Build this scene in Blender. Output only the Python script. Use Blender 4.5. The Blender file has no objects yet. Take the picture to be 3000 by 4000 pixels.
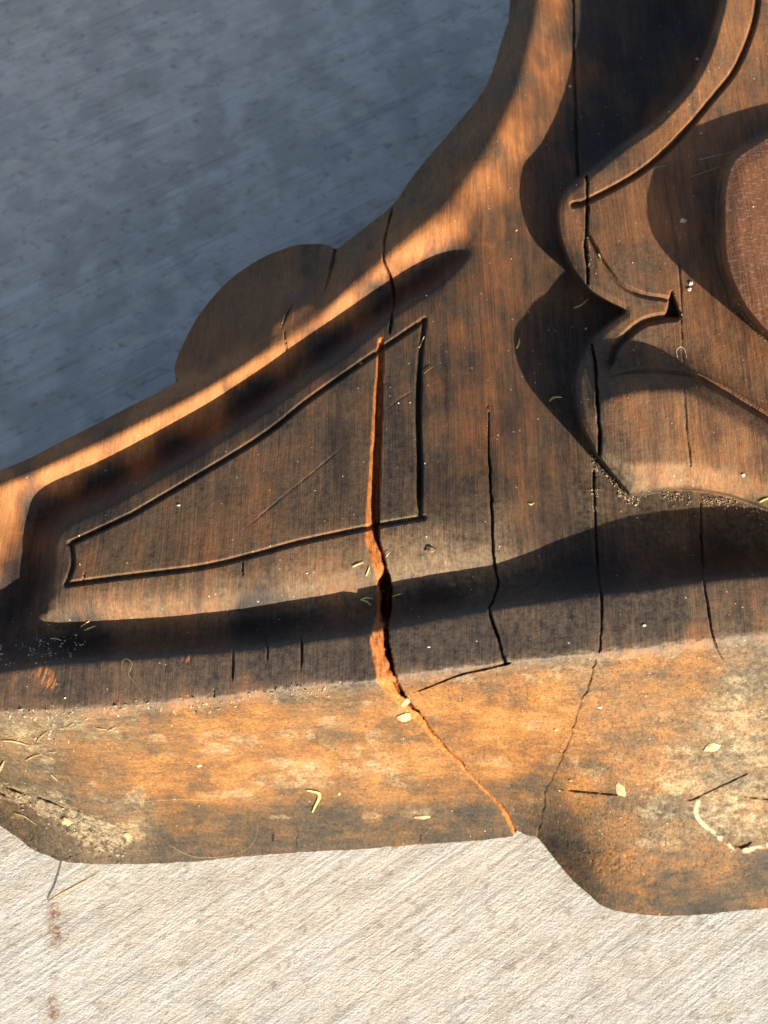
import bpy, math, random
import numpy as np
from mathutils import Vector

# ------------------------------------------------------------------ camera, sky, sun, exposure
SC = bpy.context.scene
COL = SC.collection
TILT = math.radians(36.0)          # angle of the view off straight down
FOVV = math.radians(36.0)
DIST = 1.026
ZOFF = 10.0                         # cm: how far the block stands above a 13 cm board
TARGET = np.array([0.0, 0.0, 0.12 + ZOFF * 0.01])
CAMPOS = TARGET + DIST * np.array([0.0, -math.sin(TILT), math.cos(TILT)])
cd = bpy.data.cameras.new('camera')
cam = bpy.data.objects.new('camera', cd)
COL.objects.link(cam)
cam.location = CAMPOS
cam.rotation_euler = (TILT, 0, 0)
cd.sensor_fit = 'VERTICAL'
cd.sensor_height = 36.0
cd.sensor_width = 27.0
cd.lens = 18.0 / math.tan(FOVV / 2)
cd.clip_start = 0.01
cd.clip_end = 200
cd.dof.use_dof = True
cd.dof.focus_distance = 1.0
cd.dof.aperture_fstop = 13.0
SC.camera = cam

SUN_EL = math.radians(15.8)
SUN_DIR = np.array([-0.45, 0.893])          # way the light travels over the ground
SUN_DIR = SUN_DIR / np.linalg.norm(SUN_DIR)
w = bpy.data.worlds.new('World')
SC.world = w
w.use_nodes = True
nt = w.node_tree
bg = nt.nodes['Background']
sky = nt.nodes.new('ShaderNodeTexSky')
sky.sky_type = 'NISHITA'
sky.sun_disc = False
sky.sun_elevation = SUN_EL
sx, sy = -SUN_DIR
sky.sun_rotation = math.atan2(sx, sy)
sky.air_density = 0.75
sky.ozone_density = 0.6
sky.dust_density = 2.0
nt.links.new(sky.outputs[0], bg.inputs[0])
bg.inputs[1].default_value = 0.076
sd_ = bpy.data.lights.new('sun', 'SUN')
sd_.energy = 5.0
sd_.angle = math.radians(0.5)
sd_.color = (1.0, 0.90, 0.76)
sun = bpy.data.objects.new('sun', sd_)
COL.objects.link(sun)
lt = Vector((SUN_DIR[0] * math.cos(SUN_EL), SUN_DIR[1] * math.cos(SUN_EL), -math.sin(SUN_EL)))
sun.rotation_euler = lt.to_track_quat('-Z', 'Y').to_euler()
sun.location = (1, -2, 1.5)
SC.view_settings.view_transform = 'Standard'
SC.view_settings.look = 'None'
SC.view_settings.gamma = 1.0
SC.view_settings.exposure = 1.48
SC.render.resolution_x = 768
SC.render.resolution_y = 1024

RNG = np.random.default_rng(7)
random.seed(7)

# ------------------------------------------------------------------ pixel -> ray -> point on a level
FR = np.array([1.0, 0, 0])
FU = np.array([0, math.cos(TILT), math.sin(TILT)])
FF = np.array([0, math.sin(TILT), -math.cos(TILT)])
TH = math.tan(FOVV / 2)


def rays(u, v):
    a = (np.asarray(u, float) - 1500) / 2000 * TH
    b = (2000 - np.asarray(v, float)) / 2000 * TH
    return FF + a[..., None] * FR + b[..., None] * FU


def at_height(u, v, z):
    d = rays(u, v)
    t = (np.asarray(z, float) - CAMPOS[2]) / d[..., 2]
    return CAMPOS + d * t[..., None]


# ------------------------------------------------------------------ numeric helpers
def catmull(pts, n=8, closed=False):
    P = np.array(pts, float)
    if closed:
        Q = np.vstack([P[-1], P, P[0], P[1]])
    else:
        Q = np.vstack([2 * P[0] - P[1], P, 2 * P[-1] - P[-2]])
    out = []
    t = np.linspace(0, 1, n, endpoint=False)[:, None]
    for i in range(len(Q) - 3):
        p0, p1, p2, p3 = Q[i:i + 4]
        out.append(0.5 * (2 * p1 + (p2 - p0) * t + (2 * p0 - 5 * p1 + 4 * p2 - p3) * t ** 2 + (3 * p1 - p0 - 3 * p2 + p3) * t ** 3))
    if not closed:
        out.append(P[-1][None])
    return np.vstack(out)


def blur(a, s):
    if s <= 0:
        return a
    r = int(3 * s + 1)
    k = np.exp(-0.5 * (np.arange(-r, r + 1) / s) ** 2)
    k /= k.sum()
    for ax in (0, 1):
        p = np.pad(a, [(r, r) if i == ax else (0, 0) for i in (0, 1)], mode='edge')
        o = np.zeros_like(a)
        n = a.shape[ax]
        for j, kk in enumerate(k):
            o += kk * (p[j:j + n] if ax == 0 else p[:, j:j + n])
        a = o
    return a


def upsample(c, shape, f):
    ny, nx = shape
    y = np.clip(np.arange(ny) / f, 0, c.shape[0] - 1.001)
    x = np.clip(np.arange(nx) / f, 0, c.shape[1] - 1.001)
    y0 = y.astype(int); x0 = x.astype(int)
    fy = (y - y0)[:, None]; fx = (x - x0)[None]
    y0 = y0[:, None]; x0 = x0[None]
    return (c[y0, x0] * (1 - fy) * (1 - fx) + c[y0 + 1, x0] * fy * (1 - fx) + c[y0, x0 + 1] * (1 - fy) * fx + c[y0 + 1, x0 + 1] * fy * fx)


def vnoise(x, y, seed=0):
    r = np.random.default_rng(seed)
    T = r.random((256, 256))
    xi = np.floor(x).astype(int); yi = np.floor(y).astype(int)
    fx = x - xi; fy = y - yi
    fx = fx * fx * (3 - 2 * fx); fy = fy * fy * (3 - 2 * fy)
    a = T[yi & 255, xi & 255]; b = T[yi & 255, (xi + 1) & 255]
    c = T[(yi + 1) & 255, xi & 255]; d = T[(yi + 1) & 255, (xi + 1) & 255]
    return (a * (1 - fx) + b * fx) * (1 - fy) + (c * (1 - fx) + d * fx) * fy


def fbm(x, y, seed=0, octv=4):
    o = 0; a = 0.5; t = 0
    for i in range(octv):
        o = o + a * vnoise(x * 2 ** i, y * 2 ** i, seed + i)
        t += a
        a *= 0.5
    return o / t


def sstep(a, b, x):
    t = np.clip((x - a) / (b - a), 0, 1)
    return t * t * (3 - 2 * t)


# fine grid over the carving, in photo pixels
STEP = 4.0
U0, U1, V0, V1 = -400.0, 3480.0, -480.0, 3640.0
NX = int((U1 - U0) / STEP) + 1
NY = int((V1 - V0) / STEP) + 1
ug = U0 + STEP * np.arange(NX)
vg = V0 + STEP * np.arange(NY)
UU, VV = np.meshgrid(ug, vg)
CST = 3
CU, CV = UU[::CST, ::CST], VV[::CST, ::CST]


def seg_dist(X, Y, P):
    """distance to polyline P and the arc fraction of the nearest point"""
    best = np.full(X.shape, 1e18)
    tt = np.zeros(X.shape)
    seg = np.hypot(*(P[1:] - P[:-1]).T)
    cum = np.concatenate([[0], np.cumsum(seg)])
    for i in range(len(P) - 1):
        d = P[i + 1] - P[i]
        L2_ = max(d @ d, 1e-9)
        t = np.clip(((X - P[i, 0]) * d[0] + (Y - P[i, 1]) * d[1]) / L2_, 0, 1)
        q = (X - P[i, 0] - t * d[0]) ** 2 + (Y - P[i, 1] - t * d[1]) ** 2
        m = q < best
        best = np.where(m, q, best)
        tt = np.where(m, (cum[i] + t * seg[i]) / cum[-1], tt)
    return np.sqrt(best), tt


def inside(X, Y, P):
    r = np.zeros(X.shape, bool)
    x0, y0 = P[-1]
    for x1, y1 in P:
        if y0 != y1:
            c = ((y1 > Y) != (y0 > Y)) & (X < (x0 - x1) * (Y - y1) / (y0 - y1) + x1)
            r ^= c
        x0, y0 = x1, y1
    return r


def sdf(P):
    """signed distance (positive inside) to a closed polygon on the fine grid"""
    Q = np.vstack([P, P[0]])
    d, _ = seg_dist(CU, CV, Q)
    s = np.where(inside(CU, CV, P), d, -d)
    return upsample(s, UU.shape, CST)


def local(P, pad):
    x0, y0 = P.min(0) - pad; x1, y1 = P.max(0) + pad
    i0 = max(int((x0 - U0) / STEP), 0); i1 = min(int((x1 - U0) / STEP) + 2, NX)
    j0 = max(int((y0 - V0) / STEP), 0); j1 = min(int((y1 - V0) / STEP) + 2, NY)
    return np.s_[j0:j1, i0:i1]


def solve(curves, shape, origin, step):
    """membrane through height curves: harmonic interpolation, coarse to fine"""
    sol = None
    for lev in (32, 16, 8, 4, 2, 1):
        ny, nx = (shape[0] - 1) // lev + 1, (shape[1] - 1) // lev + 1
        val = np.zeros((ny, nx)); cnt = np.zeros((ny, nx))
        for C in curves:
            x = (C[:, 0] - origin[0]) / (step * lev); y = (C[:, 1] - origin[1]) / (step * lev)
            i = np.rint(x).astype(int); j = np.rint(y).astype(int)
            k = (i >= 0) & (i < nx) & (j >= 0) & (j < ny)
            np.add.at(val, (j[k], i[k]), C[k, 2]); np.add.at(cnt, (j[k], i[k]), 1)
        fx = cnt > 0
        val = np.where(fx, val / np.maximum(cnt, 1), 0)
        if sol is None:
            sol = np.full((ny, nx), 12.0)
        else:
            sol = upsample(sol, (ny, nx), 2)
        sol = np.where(fx, val, sol)
        for _ in range(500 if lev > 4 else (140 if lev > 1 else 60)):
            p = np.pad(sol, 1, mode='edge')
            s = 0.25 * (p[:-2, 1:-1] + p[2:, 1:-1] + p[1:-1, :-2] + p[1:-1, 2:])
            sol = np.where(fx, val, s)
    return sol


def dense(P, n=None):
    P = np.array(P, float)
    L = np.concatenate([[0], np.cumsum(np.hypot(*(P[1:, :2] - P[:-1, :2]).T))])
    m = n or int(L[-1] / 2) + 2
    s = np.linspace(0, L[-1], m)
    return np.stack([np.interp(s, L, P[:, k]) for k in range(P.shape[1])], 1)


def curve(pts, z=None, smooth=True):
    P = np.array(pts, float)
    if P.shape[1] == 2:
        P = np.hstack([P, np.full((len(P), 1), float(z))])
    if smooth and len(P) > 2:
        P = catmull(P, 8)
    return dense(P)


# ------------------------------------------------------------------ the carving's lines, in photo pixels
SIL = [(2030, -500), (2020, -250), (2007, 0), (1962, 150), (1899, 335), (1781, 488), (1627, 669), (1537, 796), (1428, 886), (1318, 972)]
EAR = [(1306, 972), (1280, 958), (1230, 953), (1139, 962), (1013, 1013), (886, 1103), (778, 1230), (714, 1347), (684, 1428), (686, 1468), (700, 1487)]
SIL2 = [(700, 1487), (620, 1532), (482, 1600), (362, 1664), (229, 1730), (121, 1787), (0, 1838), (-200, 1925), (-420, 2020)]
BOT = [(-420, 2960), (-250, 3060), (-120, 3140), (0, 3226), (60, 3265), (120, 3314), (193, 3344), (259, 3365), (362, 3374), (542, 3374), (784, 3359), (1000, 3341), (1301, 3323), (1542, 3305), (1844, 3284), (2005, 3268)]
BOT2 = [(2024, 3232), (2060, 3261), (2100, 3265), (2121, 3290), (2181, 3368), (2241, 3440), (2301, 3494), (2350, 3537), (2422, 3561), (2542, 3576), (2663, 3576), (2844, 3564), (3000, 3546), (3250, 3500), (3500, 3440)]
CREST = [(-420, 2075, 12.3), (0, 1888, 12.4), (181, 1824, 12.4), (542, 1664, 12.4), (790, 1535, 12.4), (1000, 1395, 12.4), (1151, 1282, 12.4), (1301, 1180, 12.5), (1422, 1095, 12.6), (1512, 1020, 12.8), (1603, 939, 13.0), (1723, 838, 13.4), (1808, 740, 13.7), (1943, 530, 14.0), (2030, 325, 14.1), (2080, 120, 14.2), (2100, 0, 14.2), (2125, -480, 14.4)]
EDGE = [(34, 2200, 10.6), (40, 2150, 10.8), (42, 2046, 11.0), (85, 1974, 11.2), (181, 1895, 11.3), (362, 1823, 11.3), (543, 1733, 11.3), (790, 1600, 11.3), (1000, 1469, 11.3), (1181, 1342, 11.3), (1362, 1216, 11.4), (1512, 1107, 11.6), (1603, 1041, 11.7), (1693, 993, 12.0), (1784, 957, 12.5), (1850, 945, 13.0)]
FLOOR = [(60, 2420, 9.6), (110, 2300, 10.0), (108, 2180, 10.3), (125, 2060, 10.4), (222, 1968, 10.4), (395, 1885, 10.4), (574, 1790, 10.4), (822, 1656, 10.4), (1030, 1518, 10.4), (1220, 1386, 10.5), (1392, 1262, 10.6), (1540, 1155, 10.7), (1640, 1095, 11.0), (1730, 1030, 11.5), (1800, 985, 12.1)]
RIM = [(150, 2440, 11.6), (205, 2300, 12.7), (222, 2200, 13.0), (240, 2068, 13.1), (508, 1932, 13.2), (985, 1640, 13.2), (1355, 1380, 13.2), (1532, 1236, 13.2), (1663, 1150, 13.2), (1741, 1092, 13.2), (1815, 1020, 13.15), (1866, 960, 13.1)]
G_TOP = [(271, 2124), (482, 2026), (560, 1984), (1000, 1720), (1199, 1567), (1398, 1427), (1657, 1249)]
G_RIGHT = [(1657, 1249), (1639, 1403), (1633, 1600), (1636, 1781), (1639, 1998), (1654, 2024)]
G_BOT = [(1654, 2022), (1512, 2046), (1422, 2064), (1181, 2115), (1000, 2164), (784, 2215), (482, 2253), (259, 2283)]
G_LEFT = [(259, 2283), (284, 2203), (276, 2128)]
BEV = [(190, 2345, 12.75), (260, 2330, 13.0), (482, 2306, 13.1), (784, 2270, 13.15), (1000, 2225, 13.15), (1181, 2180, 13.15), (1422, 2125, 13.15), (1654, 2075, 13.25), (1800, 2060, 13.2), (1900, 2050, 13.05)]
SHED = [(115, 2448, 11.4), (241, 2441, 11.55), (542, 2426, 11.6), (784, 2408, 11.6), (1000, 2384, 11.6), (1241, 2341, 11.6), (1362, 2317, 11.6), (1536, 2290, 11.6), (1723, 2251, 11.65), (1814, 2227, 11.8), (1940, 2205, 11.8), (2060, 2150, 11.8)]
BEVM = [(160, 2400, 12.5), (250, 2388, 12.65), (512, 2370, 12.75), (784, 2346, 12.75), (1000, 2312, 12.75), (1211, 2268, 12.75), (1395, 2232, 12.75), (1600, 2192, 12.75), (1770, 2165, 12.75), (1920, 2145, 12.7)]
COVE = [(-420, 2620, 10.0), (0, 2525, 10.0), (241, 2500, 10.6), (542, 2482, 10.8), (784, 2464, 10.9), (1000, 2440, 10.9), (1241, 2402, 10.9), (1422, 2372, 10.9), (1723, 2315, 10.9), (2000, 2265, 10.9), (2181, 2225, 10.8), (2362, 2190, 10.7), (2542, 2170, 10.6), (2747, 2150, 10.6), (3000, 2160, 10.6), (3480, 2240, 10.6)]
L1 = [(-420, 2660), (0, 2620), (241, 2588), (542, 2570), (784, 2552), (1000, 2530), (1241, 2498), (1422, 2474), (1524, 2454), (1784, 2402), (2000, 2369), (2181, 2344), (2362, 2320), (2542, 2303), (2747, 2269), (3000, 2245), (3480, 2190)]
L2 = [(-420, 2830), (0, 2795), (301, 2780), (542, 2762), (723, 2742), (1000, 2712), (1181, 2688), (1470, 2666), (1542, 2648), (1814, 2614), (2000, 2590), (2181, 2570), (2337, 2555), (2542, 2532), (2784, 2503), (3000, 2480), (3480, 2430)]
TURN = [(-420, 2905, 6.5), (-150, 2990, 5.0), (0, 3060, 4.6), (120, 3115, 4.5), (300, 3185, 4.2), (450, 3215, 3.8), (700, 3205, 3.8), (1000, 3180, 3.8), (1400, 3150, 3.8), (1800, 3130, 3.6), (2000, 3110, 3.8)]
TURN2 = [(2140, 3175, 3.0), (2200, 3292, 2.0), (2320, 3425, 1.9), (2500, 3482, 1.7), (2700, 3482, 1.7), (3000, 3447, 1.8), (3480, 3342, 1.9)]
PTS = [(-40, 2000, 13.0), (-50, 2100, 13.0), (-60, 2200, 12.9), (-120, 2150, 13.0), (-60, 2400, 9.6), (1750, 1600, 13.2), (1900, 1500, 13.0), (1850, 1150, 13.2), (1950, 950, 12.9), (1990, 780, 12.8), (2040, 640, 12.7), (1900, 1800, 13.05), (2000, 1700, 12.9), (1980, 1950, 12.9), (2080, 1900, 12.5), (2100, 1600, 12.4), (2050, 1300, 12.4), (2150, 1450, 12.0), (2200, 1250, 11.7), (2150, 1050, 12.0), (2120, 860, 12.5),
       (2180, 1750, 11.9), (2300, 1850, 11.2), (2200, 2000, 11.7), (2350, 1980, 11.1), (2600, 1985, 10.9), (3000, 2050, 10.8), (2300, 1230, 11.4), (2230, 640, 12.4), (2300, 500, 11.9), (2400, 300, 11.3), (2600, 100, 10.8), (2300, 0, 12.1), (2600, -400, 10.8), (2300, -400, 12.2), (2160, 300, 12.9), (2190, 0, 12.95), (2250, 250, 12.4), (2500, 500, 10.9), (2700, 0, 10.4)]

def lift(c, bottom=False):
    return c + np.array([0, 0, ZOFF])


c_sil = curve(np.column_stack([np.array(SIL), np.array([11.8, 11.8, 11.7, 11.6, 11.3, 10.9, 10.3, 10.0, 9.8, 9.6])]))
c_ear = curve(np.column_stack([np.array(EAR), np.array([9.2, 8.9, 8.6, 8.3, 8.1, 8.0, 8.0, 8.2, 8.5, 9.0, 9.4])]))
c_sil2 = curve(SIL2, 10.3)
c_earbase = curve([(720, 1490, 10.2), (900, 1405, 10.6), (1100, 1285, 10.7), (1230, 1195, 10.6), (1290, 1110, 10.3), (1316, 990, 9.7)])
c_earmid = curve([(820, 1330, 9.6), (960, 1180, 9.5), (1120, 1080, 9.4), (1230, 1040, 9.5)])
l1z = np.interp([p[0] for p in L1], [-420, 0, 1500, 2000, 2700, 3480], [12.8, 13.0, 13.1, 13.15, 13.15, 13.15])
l2z = np.interp([p[0] for p in L2], [-420, 0, 1500, 2000, 2700, 3480], [12.0, 12.1, 12.3, 12.3, 12.3, 12.3])
c_l1 = curve(np.column_stack([np.array(L1), l1z]))
c_l2 = curve(np.column_stack([np.array(L2), l2z]))
panel_poly = np.vstack([catmull(G_TOP, 6), catmull(G_RIGHT, 6), catmull(G_BOT, 6), catmull(G_LEFT, 4)])
c_panel = [dense(np.column_stack([panel_poly, np.full(len(panel_poly), 13.2)]))]
curves = [c_sil, c_ear, c_sil2, c_earbase, c_earmid, curve(np.array(CREST) + [0, 0, 0.55]), curve(np.array(CREST) + [-20, -30, 0.42]), curve(np.array(EDGE) + [0, 0, 0.25]), curve(FLOOR), curve(RIM), curve(BEV), curve(BEVM), curve(SHED), curve(COVE), c_l1, c_l2,
          np.array(PTS, float)] + c_panel
for p in PTS:
    th = np.linspace(0, 2 * np.pi, 40)
    curves.append(np.column_stack([p[0] + 8 * np.cos(th), p[1] + 8 * np.sin(th), np.full(40, p[2])]))
f_turn = 1.15
curves = [lift(c) for c in curves] + [curve(np.array(TURN) * [1, 1, f_turn]), curve(np.array(TURN2) * [1, 1, f_turn]), curve(BOT, -0.2), curve(BOT2, -0.2)]
HB = solve(curves, UU.shape, (U0, V0), STEP)
# rounding: crisp where the photo shows arrises, soft elsewhere
soft = blur(HB, 7.0)
crisp = blur(HB, 2.4)
dl2, _ = seg_dist(CU, CV, catmull(L2, 4)); dl2 = upsample(dl2, UU.shape, CST)
dl1, _ = seg_dist(CU, CV, catmull(L1, 4)); dl1 = upsample(dl1, UU.shape, CST)
drm, _ = seg_dist(CU, CV, catmull([p[:2] for p in RIM], 4)); drm = upsample(drm, UU.shape, CST)
kk = np.maximum(1 - sstep(20, 110, dl2), 0.85 * (1 - sstep(20, 80, dl1)))
dtn, _ = seg_dist(CU, CV, catmull([p[:2] for p in TURN], 4)); dtn = upsample(dtn, UU.shape, CST)
kk = np.maximum(kk, 1 - sstep(10, 60, dtn))
kk = np.maximum(kk, 0.6 * (1 - sstep(10, 60, drm)))
H = soft * (1 - kk) + crisp * kk

OUTLINE = np.vstack([catmull(SIL, 6), catmull(EAR, 6), catmull(SIL2, 6), catmull(BOT, 6), catmull(BOT2, 6), [(3500, 3440), (3500, -500)]])
S_OUT = sdf(OUTLINE)
S_OUT = S_OUT + sstep(2900, 3100, VV) * (9 * (fbm(UU / 46, VV / 46, 151, 4) - 0.5) + 7 * (fbm(UU / 240, VV / 240, 155, 2) - 0.5))

# ---- leaf scrolls standing proud on the right
LEAF_A = [(2830, -500), (2822, -150), (2808, 0), (2790, 78), (2753, 199), (2693, 319), (2633, 392), (2542, 482), (2422, 567), (2301, 665), (2211, 735), (2181, 782), (2172, 851), (2187, 941), (2223, 1038), (2265, 1098), (2300, 1136), (2362, 1176), (2436, 1214)]
LEAF_B = [(2436, 1218), (2386, 1253), (2313, 1321), (2265, 1399), (2244, 1472), (2242, 1544), (2256, 1620), (2268, 1666), (2295, 1720), (2325, 1775), (2386, 1853), (2455, 1936)]
LEAF_C = [(2462, 1940), (2542, 1925), (2633, 1913), (2723, 1916), (2844, 1938), (3000, 1992), (3250, 2090), (3500, 2180)]
leaf_poly = np.vstack([catmull(LEAF_A, 6), catmull(LEAF_B, 6), catmull(LEAF_C, 6), [(3500, -500)]])
S_LEAF = sdf(leaf_poly)
leaf_curves = [curve([(2172, 851, 14.6), (2265, 1098, 14.4), (2436, 1214, 14.3)]), curve([(2181, 782, 14.6), (2422, 567, 15.6), (2542, 482, 16.2), (2693, 319, 17.4), (2808, 0, 18.6), (2830, -500, 19.6)]),
               curve([(2300, 800, 14.8), (2482, 700, 15.3), (2633, 575, 16.0), (2796, 382, 16.9), (2940, 150, 17.8), (2980, -400, 18.8)]),
               curve([(2600, 900, 15.0), (2760, 1150, 14.9), (3000, 1400, 14.9), (3480, 1700, 14.9)]), curve([(2420, 1000, 14.8), (2600, 1120, 14.7)]),
               curve([(2436, 1222, 14.2), (2313, 1325, 14.1), (2265, 1400, 14.4), (2244, 1500, 14.9), (2256, 1620, 15.0), (2325, 1775, 14.9)]),
               curve([(2500, 1350, 13.8), (2650, 1370, 14.0), (2800, 1440, 14.3), (3000, 1570, 14.5), (3480, 1850, 14.6)]),
               curve([(2398, 1440, 14.0), (2512, 1436, 13.9), (2603, 1440, 14.1), (2723, 1460, 14.4), (2844, 1520, 14.5), (3000, 1615, 14.6), (3480, 1900, 14.6)]),
               curve([(2398, 1485, 15.0), (2512, 1474, 15.3), (2603, 1478, 15.5), (2723, 1496, 15.5), (2844, 1556, 15.5), (3000, 1652, 15.5), (3480, 1940, 15.5)]),
               curve([(2330, 1580, 15.3), (2450, 1535, 15.9), (2600, 1522, 16.2), (2700, 1540, 16.2), (2850, 1625, 16.1), (3000, 1720, 16.0), (3480, 2010, 15.9)]),
               curve([(2370, 1760, 15.0), (2450, 1815, 14.95), (2600, 1815, 14.95), (2723, 1818, 14.95), (2860, 1845, 14.95), (3000, 1900, 14.95), (3480, 2080, 14.9)]),
               curve([(2390, 1855, 13.7), (2462, 1938, 13.2), (2542, 1923, 13.2), (2723, 1914, 13.3), (2844, 1936, 13.3), (3000, 1990, 13.3), (3480, 2175, 13.3)])]
LH = ZOFF + blur(solve(leaf_curves, UU.shape, (U0, V0), STEP), 3.0)
prof = 0.94 * sstep(-3, 10, S_LEAF) + 0.06 * sstep(4, 36, S_LEAF)
inl = S_LEAF > -8
H = np.where(inl, H + (LH - H) * np.where(inl, prof, 0), H)
# ---- round boss at the far right
BOSS = [(3500, 380), (3250, 420), (3100, 462), (3000, 506), (2928, 549), (2874, 585), (2838, 627), (2815, 690), (2803, 790), (2804, 941), (2820, 1050), (2862, 1160), (2910, 1235), (3000, 1333), (3150, 1450), (3500, 1650)]
boss_poly = catmull(BOSS, 6)
S_BOSS = sdf(boss_poly)
bprof = 0.92 * sstep(-6, 30, S_BOSS) + 0.08 * sstep(20, 90, S_BOSS)
BH = 18.2 + ZOFF
inb = S_BOSS > -8
H = np.where(inb, H + (BH - H) * bprof, H)


# ---- incised lines
def cut(P, half, depth, taper=(0.0, 0.0), pw=1.0, jag=0.0, smooth=True, seed=0):
    """a V groove along a line; half width and taper ends in pixels / arc fraction"""
    Q = catmull(P, 6) if smooth and len(P) > 2 else np.array(P, float)
    s = local(Q, half * 2 + 12)
    X, Y = UU[s], VV[s]
    if jag:
        X = X + jag * ((fbm(UU[s] / 30, VV[s] / 30, 50 + seed, 3) - 0.5) * 1.5 + (fbm(UU[s] / 160, VV[s] / 160, 60 + seed, 2) - 0.5) * 2)
    d, t = seg_dist(X, Y, Q)
    ta = np.ones_like(t)
    if taper[0]: ta = ta * np.clip(t / taper[0], 0, 1) ** 0.6
    if taper[1]: ta = ta * np.clip((1 - t) / taper[1], 0, 1) ** 0.6
    if half < 11 and jag:
        ta = ta * (0.55 + 0.9 * fbm(UU[s] / 45, VV[s] / 45, 140 + seed, 3))
    hw = np.maximum(half * ta, 0.5)
    H[s] -= depth * ta * np.clip(1 - d / hw, 0, 1) ** pw
    return s, d, t


cut(np.vstack([panel_poly, panel_poly[:1]]), 12, 0.46, pw=0.85, jag=0.8, smooth=False, seed=3)
cut(G_RIGHT[1:-1], 16, 0.35, taper=(0.15, 0.1), pw=0.8, jag=2.5, seed=3)
G1 = [(2978, -480), (2970, -150), (2958, 0), (2934, 121), (2874, 265), (2796, 368), (2633, 560), (2482, 684), (2301, 782), (2238, 800)]
G1b = [(2238, 800), (2250, 860), (2285, 905), (2325, 977), (2362, 1038), (2422, 1110), (2512, 1152), (2610, 1168)]
G2 = [(2640, 1236), (2598, 1240), (2518, 1258), (2452, 1306), (2400, 1362), (2378, 1423), (2376, 1452)]
G3 = [(2385, 1474), (2440, 1462), (2512, 1456), (2603, 1460), (2723, 1478), (2844, 1538), (3000, 1634), (3480, 1920)]
cut(G1, 14, 0.65, pw=0.85, jag=1)
cut(G1b[1:], 12, 0.32, taper=(0.15, 0), pw=0.8, jag=4)
cut(G2, 20, 0.7, taper=(0.0, 0.1), pw=0.8, jag=3)
cut(G3, 15, 0.65, taper=(0.1, 0), pw=0.8, jag=2)
tri = np.array([(2622, 1136), (2660, 1240), (2598, 1238)], float)
St = sdf(tri)
H -= 1.6 * sstep(-5, 12, St)
cut([(1312, 974), (1300, 1040), (1280, 1110), (1262, 1160)], 10, 0.5, taper=(0, 0.5), jag=3)

# ---- drying cracks
CR_B = [(1898, 1570), (1907, 1600), (1913, 1811), (1925, 2142), (1937, 2233), (1946, 2281), (1928, 2353), (1913, 2384), (1940, 2474), (1974, 2592)]
CR_C0 = [(2238, -480), (2236, 0), (2243, 300), (2259, 690)]
CR_C1 = [(2289, 687), (2292, 796), (2289, 941), (2295, 1106)]
CR_C2 = [(2305, 1330), (2325, 1453), (2342, 1664), (2341, 1779)]
CR_C3 = [(2316, 1841), (2322, 2010), (2328, 2112), (2338, 2233), (2350, 2323), (2350, 2414), (2344, 2545)]
CR_D1 = [(2600, 700), (2618, 800), (2651, 1031), (2663, 1243), (2675, 1600), (2699, 1820)]
CR_D2 = [(2736, 1960), (2740, 2100), (2747, 2263), (2766, 2384), (2790, 2504), (2846, 2620)]
CR_E = [(1600, 2712), (1680, 2680), (1790, 2636), (1880, 2615), (1985, 2590)]
CR_TOP = [(1534, 800), (1512, 909), (1503, 981), (1500, 1017), (1518, 1065), (1533, 1126), (1536, 1210), (1522, 1300)]
CR_S1 = [(2325, 2578), (2295, 2681), (2265, 2759), (2235, 2837), (2205, 2922), (2169, 3000), (2133, 3079), (2109, 3193), (2102, 3262)]
cut(CR_B, 5.5, 0.7, taper=(0.35, 0), jag=5, seed=1)
cut(CR_C0, 6, 0.35, jag=3, seed=2)
cut(CR_C1, 7, 0.9, jag=6, seed=3)
cut(CR_C2, 7.5, 1.0, taper=(0.15, 0), jag=5, seed=4)
cut(CR_C3, 5, 0.4, jag=4, seed=5)
cut(CR_D1, 4, 0.10, jag=5, seed=6)
cut(CR_D2, 5, 0.35, taper=(0.1, 0.3), jag=3, seed=7)
cut(CR_E, 5.5, 0.5, taper=(0.2, 0), jag=6, seed=8)
cut(CR_TOP, 5.5, 0.6, taper=(0.1, 0), jag=4, seed=9)
cut(CR_S1, 5, 0.22, jag=12, seed=10)
for (a, b, c, d_, hw) in ((910, 2520, 907, 2666, 7), (1039, 2470, 1036, 2600, 6), (1176, 2444, 1172, 2640, 6), (838, 2690, 836, 2735, 4), (950, 2185, 952, 2260, 4),
                          (2480, 3110, 2150, 3080, 7), (330, 2230, 326, 2300, 4), (1060, 3230, 1062, 3310, 4), (1160, 3240, 1158, 3320, 4), (1640, 3250, 1648, 3300, 4), (1110, 1290, 1128, 1400, 5), (1150, 1180, 1100, 1290, 4)):
    m = ((a + c) / 2 + RNG.uniform(-6, 6), (b + d_) / 2)
    cut([(a, b), m, (c, d_)], hw * 0.75, 0.35, taper=(0.4, 0.4), jag=5, seed=int(a) % 37)
cut([(2934, 3012), (2844, 3055), (2772, 3091), (2690, 3125), (2620, 3120)], 6, 0.22, taper=(0.1, 0.3), jag=7, seed=21)
cut([(2840, 3285), (2890, 3305), (2945, 3280)], 12, 0.35, taper=(0.4, 0.4), jag=6, seed=22)
cut([(2890, 3110), (3040, 3125)], 5, 0.3, taper=(0.4, 0.0), jag=5, seed=23)
cut([(935, 2085), (1100, 1945), (1240, 1830), (1380, 1710)], 4, 0.06, taper=(0.2, 0.2), jag=2, seed=24)
cut([(1620, 1525), (1560, 1560), (1500, 1610)], 4, 0.05, taper=(0.2, 0.2), jag=2, seed=25)
cut([(0, 3068), (140, 3110), (290, 3160), (400, 3185)], 9, 0.35, taper=(0.1, 0.4), jag=8, seed=26)

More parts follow.
